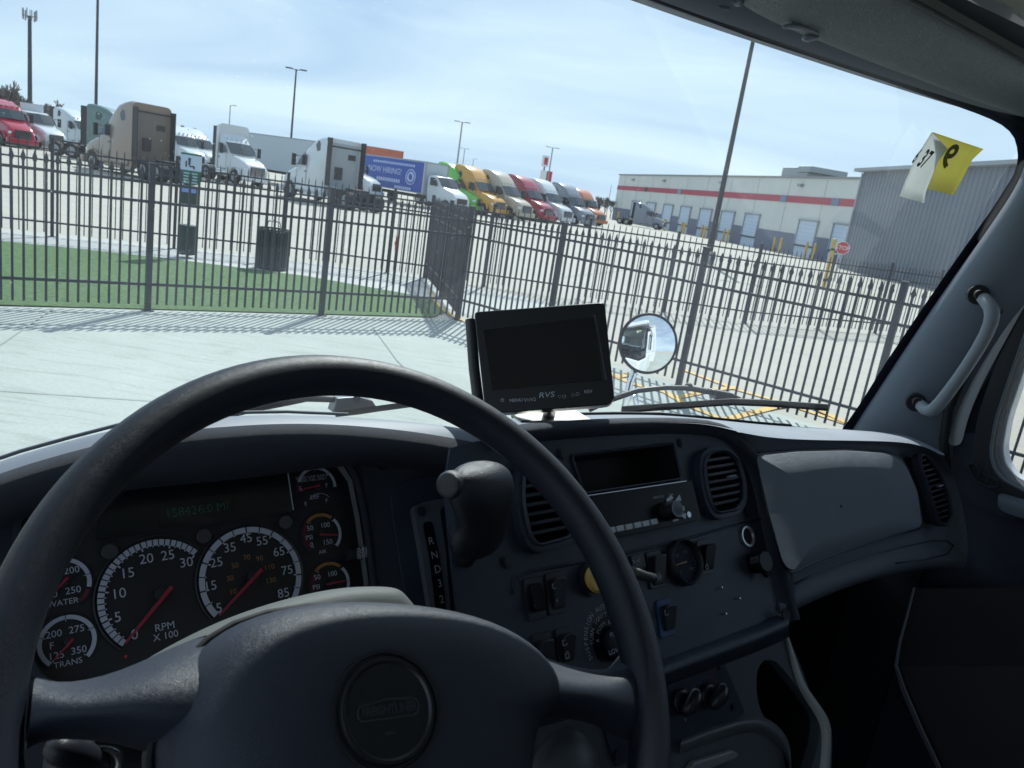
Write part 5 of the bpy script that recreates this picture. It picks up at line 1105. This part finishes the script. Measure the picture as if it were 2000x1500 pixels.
# ---- passenger door
DP = Plane((1.62, 0, 0), ex=(0, -1, 0), ey=(0, 0, 1)); DP.n = Vector((-1, 0, 0))
def dp(x, y, h=0):
    v = dl(x, y); return v*((1.62-h)/v.x)
def duv(x, y): p = dp(x, y); return (-p.y, p.z)
win = [duv(1938, 880), duv(1944, 912), duv(1962, 936), duv(1990, 950), (-.30, duv(1990, 950)[1]-.03), (.35, duv(1990, 950)[1]-.05), (.55, -.38), (.55, .30), (.1, .33), duv(2060, 520), duv(2010, 640), duv(1975, 740), duv(1948, 820)]
win = rnd(win, .02, 4)
outer = [(-.60, -1.3), (-.60, -.46), duv(1850, 850), duv(1905, 690), duv(1990, 545), duv(2120, 330), (.0, .42), (.95, .42), (.95, -1.3)]
mb = plate(DP, outer, [win], -.05, .0); mb.build('passenger_door', M_dash, CAB, bevel=.004)
mb = plate(DP, outer, [win], -.085, -.055); mb.build('door_outer_skin', M_body, CAB, bevel=.004)
mb = MB(); mb.box((1.635, .84, -.93), (.05, .56, .80)); mb.box((1.66, .80, -.52), (.05, .40, .10)); mb.build('kick_panel', M_black, CAB)
# rubber round the window, painted frame, dark door seal
W3 = [DP.at(x, y, .004) for x, y in win]
mb = MB(); frame_ring(mb, DP, win, .030, -.01, .012); mb.build('window_rubber', M_seal, CAB, smooth=60)
mb = MB(); mb.tube([DP.at(x, y, .010) for x, y in win], .0028, 6, closed=True); mb.build('window_bead', M_trim, CAB, smooth=180)
mb = MB(); mb.grid([[dp(x, y, .016) for x, y in ((2085, 440), (2005, 590), (1950, 690), (1912, 760), (1885, 830), (1880, 870))], [dp(x, y, .020) for x, y in ((2070, 440), (1992, 585), (1934, 690), (1893, 765), (1868, 830), (1862, 870))], [dp(x, y, .012) for x, y in ((2060, 430), (1980, 580), (1922, 690), (1882, 765), (1857, 830), (1850, 870))]]); mb.build('door_frame', M_doorf, CAB, sub=2)
mb = MB(); mb.tube([dp(x, y, .03) for x, y in ((2075, 400), (1990, 540), (1920, 665), (1875, 745), (1852, 800), (1843, 860), (1850, 930))], .009, 8); mb.build('door_seal', M_seal, CAB, smooth=180)
mb = MB(); mb.prism([DP.at(x, y, -.03) for x, y in win], DP.n*.005); mb.build('door_glass', M_sg, CAB)
# raised corner trim with the demister outlet
cn = rnd([duv(*q) for q in ((1866, 900), (1868, 845), (1905, 845), (1925, 852), (1925, 905), (1940, 945), (1985, 975), (2100, 985), (2100, 1030), (1960, 1010), (1895, 975))], .012, 4)
mb = plate(DP, cn, [], .0, .012); mb.build('mirror_corner_trim', M_dash, CAB, bevel=.005, bseg=3)
dv = [duv(*q) for q in ((1898, 908), (1908, 905), (1925, 925), (1953, 938), (1955, 948), (1935, 948), (1912, 936))]
dv = rnd(dv, .006, 3); mb = MB(); frame_ring(mb, DP, dv, .003, .010, .016, 0); mb.add([DP.at(x, y, .0125) for x, y in dv], [tuple(range(len(dv)))], 1)
for s in (.33, .66):
    a = Vector(duv(1903, 908))*(1-s)+Vector(duv(1953, 943))*s; mb.box(DP.at(a.x, a.y, .014), (.002, .002, .02))
mb.build('demister_outlet', [M_panel, M_void], CAB, smooth=40)
# sill highlight line, door pocket curve and kick panel edge
mb = MB(); mb.grid([[dp(x, y, .012) for x, y in ((1950, 960), (1990, 972), (2050, 985), (2150, 1000))], [dp(x, y, .030) for x, y in ((1950, 972), (1985, 985), (2050, 1000), (2150, 1015))], [dp(x, y, .026) for x, y in ((1945, 995), (1985, 1010), (2050, 1025), (2150, 1040))]]); mb.build('door_sill', M_trim, CAB, sub=2)
mb = MB(); mb.grid([[dp(x, y, .0) for x, y in ((1790, 1180), (1900, 1150), (2010, 1180), (2150, 1230))], [dp(x, y, .03) for x, y in ((1790, 1200), (1900, 1165), (2010, 1195), (2150, 1245))], [dp(x, y, .05) for x, y in ((1790, 1500), (1900, 1500), (2010, 1500), (2150, 1500))]]); mb.build('door_pocket', M_black, CAB, sub=2)
ke = [(1788, 1148), (1775, 1200), (1760, 1255), (1753, 1300), (1768, 1345), (1800, 1420), (1838, 1500)]
mb = MB(); mb.grid([[pt(x-w, y, 1.52) for (x, y), w in zip(ke, (1, 1, 1.5, 3, 6, 6, 5))], [pt(x+w*.3, y, 1.515) for (x, y), w in zip(ke, (1, 1, 2, 3, 5, 5, 4))]]); mb.build('kick_panel_edge', M_dtop, CAB, solid=.004)
mb = MB(); mb.grid([[pt(x, y, 1.53) for x, y in ke], [pt(x+260, y, 1.58) for x, y in ke]]); mb.build('door_lower_trim', M_black, CAB, solid=.004)
# grab handle
hp = [(1912, 576, 1.535), (1930, 590, 1.515), (1942, 612, 1.50), (1930, 650, 1.497), (1890, 715, 1.497), (1850, 770, 1.497), (1822, 806, 1.503), (1806, 802, 1.515), (1792, 783, 1.535)]
mb = MB(); mb.tube([pt(*q) for q in hp], [.011, .0125, .0135, .0115, .0110, .0115, .0130, .0125, .0105], 16); GH = mb.build('grab_handle', mat('handle_grey', (.20, .225, .25), .5, bump=.15, bscale=1200), CAB, sub=1)
for x, y in ((1911, 575), (1790, 784)):
    mb = MB(); p = pt(x, y, 1.528); n_ = Vector((-.8, -.6, 0)).normalized(); mb.cyl(p, p+n_*.012, .0085, 16, 0); mb.build('handle_screw', M_void, GH)
    mb = MB(); mb.cyl(pt(x-3, y, 1.548), pt(x-3, y, 1.548)+n_*.012, .018, 20); mb.build('handle_recess', M_seal, GH)

# ---- outside of the truck: cowl, hood, cab flank and cargo body (seen in the round mirror)
mb = MB(); mb.grid([[Vector((x, 1.06, -.56-.10*abs(x-TC))) for x in (-.1, .2, .6, .95, 1.2)], [Vector((x, 1.5, -.72-.12*abs(x-TC))) for x in (-.1, .2, .6, .95, 1.25)], [Vector((x*.9+.07, 2.1, -.92-.1*abs(x-TC))) for x in (-.2, .2, .68, 1.1, 1.5)], [Vector((x*.8+.14, 2.4, -1.25)) for x in (-.2, .2, .68, 1.1, 1.5)], [Vector((x*.8+.14, 2.45, -1.7)) for x in (-.2, .2, .68, 1.1, 1.5)]]); mb.build('hood', M_body, CAB, sub=2)
mb = MB(); mb.box((1.72, -.32, -1.05), (.06, 1.9, 1.0)); mb.box((1.70, -.85, .05), (.08, .4, .95)); mb.box((1.72, -.2, .48), (.08, 1.7, .12)); mb.box((1.715, .83, -1.0), (.05, .60, .72)); mb.box((1.45, 1.13, -1.0), (.55, .05, .72)); mb.build('cab_side', M_body, CAB, bevel=.02)
mb = MB(); mb.box((.68, -5.1, .15), (2.5, 7.6, 2.7)); mb.build('cargo_body', M_body, CAB, bevel=.03)
mb = MB(); mb.box((.68, -4.6, -1.45), (1.0, 8, .25)); mb.build('chassis', M_chas, CAB)
for x in (1.55, -.2):
    for y in (1.4, -6.2):
        mb = MB(); mb.tube([(x-.16, y, -1.8), (x+.16, y, -1.8)], .5, 24); mb.build('wheel', M_rub, CAB, smooth=40)
# round convex mirror on its stalk
mc = dl(1266, 671)*2.62; rv = .098
tgt = Vector((1.25, -2.6, .25)); nrm = ((-mc).normalized()*1.0+(tgt-mc).normalized()*1.0).normalized()
e1 = nrm.cross(Vector((0, 0, 1))).normalized(); e2 = e1.cross(nrm).normalized()
# the glass faces the eye closely so that its outline stays round
MR = empty('round_mirror', (0, 0, 0)); MR.parent = CAB
Rs_ = .30; rows = []
for j in range(13):
    q = rv*.955*j/12; h = sqrt(Rs_**2-q*q)-sqrt(Rs_**2-(rv*.955)**2)
    rows.append([mc+e1*cos(2*pi*k/48)*max(q, 1e-4)+e2*sin(2*pi*k/48)*max(q, 1e-4)+nrm*(h+.004) for k in range(48)])
mb = MB(); mb.grid(rows, 0, True); mb.build('mirror_glass', mat('mirror_silver', (.92, .94, .95), .01, metal=1), MR, smooth=180)
mb = MB(); mb.tube([mc+e1*cos(2*pi*k/48)*rv+e2*sin(2*pi*k/48)*rv for k in range(48)], .0055, 8, closed=True); mb.build('mirror_rim', M_seal, MR, smooth=180)
rows = [[mc+e1*cos(2*pi*k/32)*q+e2*sin(2*pi*k/32)*q+nrm*h for k in range(32)] for q, h in ((rv, 0), (rv*.9, -.025), (rv*.5, -.045), (.001, -.05))]
mb = MB(); mb.grid(rows, 0, True); mb.build('mirror_shell', M_chr, MR, smooth=180)
b0 = mc-nrm*.03
mb = MB(); mb.tube([b0, mc+Vector((-.03, .02, -.14)), mc+Vector((-.035, .02, -.34)), mc+Vector((-.04, .02, -.60))], .012, 10); mb.tube([mc+Vector((-.0, .02, -.19)), mc+Vector((.10, .05, -.30)), mc+Vector((.25, .05, -.50))], .009, 8); mb.build('mirror_stalk', M_chr, MR, smooth=180)

# ---- wipers on the outside of the glass
def wg(x, y, o=.02): return on_glass(x, y, o)
WR = empty('wiper', (0, 0, 0)); WR.parent = CAB
mb = MB(); bl = [(1214, 799), (1260, 796), (1320, 792), (1380, 787), (1430, 784), (1490, 786), (1550, 790), (1617, 795)]
mb.grid([[wg(x, y-6, .020) for x, y in bl], [wg(x, y-2, .034) for x, y in bl], [wg(x, y+8, .024) for x, y in bl], [wg(x, y+7, .010) for x, y in bl], [wg(x, y-5, .010) for x, y in bl], [wg(x, y-6, .020) for x, y in bl]]); mb.build('blade', M_seal, WR, smooth=60)
mb = MB(); mb.tube([wg(x, y, .045) for x, y in ((1150, 800), (1195, 780), (1245, 763), (1300, 757), (1345, 758), (1400, 768), (1425, 778))], [.006, .006, .0055, .005, .0055, .006, .006], 8); mb.sphere(wg(1345, 756, .05), .009, 6); mb.build('arm', M_dkpl, WR, smooth=60)
mb = MB(); mb.prism([wg(x, y, .035) for x, y in ((1396, 762), (1430, 768), (1452, 778), (1400, 782))], Vector((0, .02, .0))); mb.build('blade_connector', mat('wiper_grey', (.10, .11, .13), .4), WR, bevel=.002)
WL = empty('wiper', (0, 0, 0)); WL.parent = CAB
mb = MB(); bl = [(655, 810), (700, 805), (740, 799), (800, 791), (860, 786), (930, 782)]
mb.grid([[wg(x, y-7, .020) for x, y in bl], [wg(x, y-2, .030) for x, y in bl], [wg(x, y+5, .022) for x, y in bl], [wg(x, y+4, .010) for x, y in bl], [wg(x, y-7, .010) for x, y in bl], [wg(x, y-7, .020) for x, y in bl]]); mb.build('blade', M_seal, WL, smooth=60)
mb = MB(); mb.tube([wg(x, y, .045) for x, y in ((420, 818), (450, 805), (500, 792), (560, 781), (600, 777), (655, 780), (700, 786))], [.007, .008, .009, .009, .006, .005, .005], 8); mb.build('arm', M_dkpl, WL, smooth=60)
mb = MB(); mb.prism([wg(x, y, .035) for x, y in ((658, 778), (700, 775), (728, 783), (736, 795), (690, 802), (650, 806), (655, 792))], Vector((0, .02, .0)))
mb.cyl(wg(697, 780, .03), wg(697, 780, .028), .006, 12, 1); mb.build('blade_connector', [mat('wiper_grey2', (.16, .18, .21), .4), M_seal], WL, bevel=.002)

# ============================================================ things lying in the cab
def cabthing(name, label, cat, origin):
    r = empty(name, (0, 0, 0), label=label, cat=cat); M = CAB_M @ Matrix.Translation(origin); r.matrix_world = M; return r
CAB_M = Matrix.Translation((0, 0, H)) @ Matrix.Rotation(CA, 4, 'Z')
# reversing monitor
c0 = dl(1058, 697)*.99; c0v = Vector(c0)
r_ = cabthing('reversing_monitor', 'small black switched off monitor standing on the dashboard', 'monitor', c0v)
TL, TR, BL, BR = dl(928, 611)*1.005, dl(1180, 591)*1.005, dl(950, 806)*.975, dl(1198, 786)*.965
mx_ = ((TR+BR)-(TL+BL)).normalized(); my_ = ((TL+TR)-(BL+BR)); my_ = (my_-mx_*my_.dot(mx_)).normalized()
MP = Plane(c0v, ex=mx_, ey=my_)
if MP.n.dot(c0v) > 0: MP.n = -MP.n
sh = c0v
def MPl(x, y, h=0): return MP.P(x, y, h)-sh
Q = rnd(MP.pts([(926, 609), (1181, 590), (1200, 778), (1190, 790), (948, 809)]), [.006, .006, .006, .004, .006], 4)
def atm(u, v, h): return MP.at(u, v, h)-sh
mb = MB(); k = len(Q)
rows = [[atm(u*.94, v*.94-.002, -.030) for u, v in Q], [atm(u, v, -.016) for u, v in Q], [atm(u, v, -.001) for u, v in Q], [atm(u*.985, v*.985, .0) for u, v in Q]]
mb.grid(rows, 0, True); mb.poly(rows[0][::-1]); mb.poly(rows[-1]); mb.build('housing', mat('monitor_plastic', (.008, .009, .012), .35, spec=.5), r_, smooth=35)
mb = MB(); S_ = MP.pts([(945, 645), (1158, 620), (1174, 742), (962, 762)]); mb.prism([atm(u, v, .0006) for u, v in S_], MP.n*.0006); mb.build('screen', mat('monitor_screen', (.004, .005, .009), .06, spec=.5), r_)
mb = MB(); mb.grid([[MPl(1160, 614, .001), MPl(1186, 742, .001)], [MPl(1163, 616, .0012), MPl(1181, 742, .0012)]]); mb.build('screen_bevel', mat('bevel_dark', (.05, .055, .065), .4), r_)
mb = MB(); w3 = .0035
for s, x, y, sz in (('MENU', 1008, 782, .0062), ('V1/V2', 1035, 781, .0062), ('REV', 1149, 765, .0062)): put_text(mb, s, MPl(x, y, .0012), MP.ex, MP.ey, sz)
put_text(mb, 'RVS', MPl(1068, 771.5, .0012), (MP.ex+MP.ey*.0), MP.ey+MP.ex*.2, .0098, wide=1.25)
for x, y in ((981, 781.5), (1102, 774.5), (1128, 769.5)): mb.tube([MPl(x, y, .0012)+MP.ex*cos(a*pi/8)*.0020+MP.ey*sin(a*pi/8)*.0020 for a in range(16)], .00032, 4, closed=True)
for x, y, s in ((1093, 775, -1), (1119, 771, 1)): mb.tube([MPl(x, y, .0012)+MP.ex*a+MP.ey*b*s for a, b in ((-.0022, -.0018), (.0022, -.0018), (0, .0022))], .0003, 4, closed=True)
mb.tube([MPl(981, 779, .0012), MPl(981, 782, .0012)], .0003, 4); mb.build('button_print', mat('monitor_print', (.42, .45, .50), .6), r_)
# side hinge body behind the left edge, foot under the monitor
mb = MB(); mb.tube([MPl(919, 625, -.022), MPl(926, 720, -.022), MPl(936, 800, -.022)], .0075, 12); mb.build('side_bar', mat('monitor_bar', (.03, .032, .036), .25), r_, smooth=60)
ft = pf(1072, 812, .735)-sh
mb = MB(); mb.box(ft, (.11, .05, .004), rz=-.2); mb.tube([ft, MPl(1075, 790, -.02)], .008, 10); mb.build('bracket', mat('bracket_metal', (.35, .34, .31), .35, metal=.8), r_, bevel=.001)

# paper slips stuck inside the windscreen
def paper(name, label, px, bulge, m, texts, mt, mirror, lift):
    o = on_glass(sum(p[0] for p in px[0])/len(px[0]), sum(p[1] for p in px[0])/len(px[0]), -lift)
    r = cabthing(name, label, 'paper slip', o); L_, R_ = px; n = 9; rows = []
    for i in range(len(L_)):
        row = []
        for j in range(n):
            s = j/(n-1); x = L_[i][0]*(1-s)+R_[i][0]*s; y = L_[i][1]*(1-s)+R_[i][1]*s
            row.append(on_glass(x, y, -lift-bulge*sin(pi*s)*(.4+.6*i/len(L_)))-o)
        rows.append(row)
    mb = MB(); mb.grid(rows); mb.build('sheet', m, r, smooth=180, solid=.0004)
    mb = MB()
    for s, x, y, sz, rot, wd in texts:
        q = on_glass(x, y, -lift-bulge-.003)-o; a = on_glass(x+10, y-1.0, -lift-bulge-.003)-o; ex = (a-q).normalized(); b = on_glass(x+1.0, y-10, -lift-bulge-.003)-o; ey = (b-q); ey = (ey-ex*ey.dot(ex)).normalized()
        put_text(mb, s, q, ex, ey, sz, 0, rot=rot, wide=wd, flip=mirror)
    mb.build('handwriting', mt, r)
def papermat(name, col, tcol):
    m = mat(name, col, .7, var=.1, vscale=20); t = m.node_tree; p = t.nodes['Principled BSDF']; out = t.nodes['Material Output']
    tl = N(t, 'ShaderNodeBsdfTranslucent'); tl.inputs[0].default_value = (*tcol, 1); mx = N(t, 'ShaderNodeMixShader'); mx.inputs[0].default_value = .5
    t.links.new(p.outputs[0], mx.inputs[1]); t.links.new(tl.outputs[0], mx.inputs[2]); t.links.new(mx.outputs[0], out.inputs[0]); return m
paper('yellow_slip', 'curled yellow paper slip stuck to the windscreen, a mirrored 9 on it', ([(1822, 258), (1826, 290), (1822, 330), (1806, 368)], [(1921, 291), (1899, 312), (1882, 345), (1862, 381)]), .004, papermat('yellow_paper', (.55, .53, .20), (.75, .72, .30)), [('*9', 1853, 308, .056, -.12, 1.15)], mat('olive_ink', (.13, .12, .02), .7), True, .010)
paper('white_slip', 'curled white paper slip with dark numbers, overlapping the yellow one', ([(1820, 258), (1800, 290), (1783, 320), (1768, 355), (1757, 383)], [(1851, 291), (1832, 315), (1820, 345), (1808, 375), (1805, 397)]), .007, papermat('white_paper', (.80, .82, .80), (.85, .87, .85)), [('*37', 1806, 312, .040, -.3, .55), ('*6', 1790, 306, .034, -.3, .4)], mat('dark_ink', (.03, .035, .06), .7), False, .022)
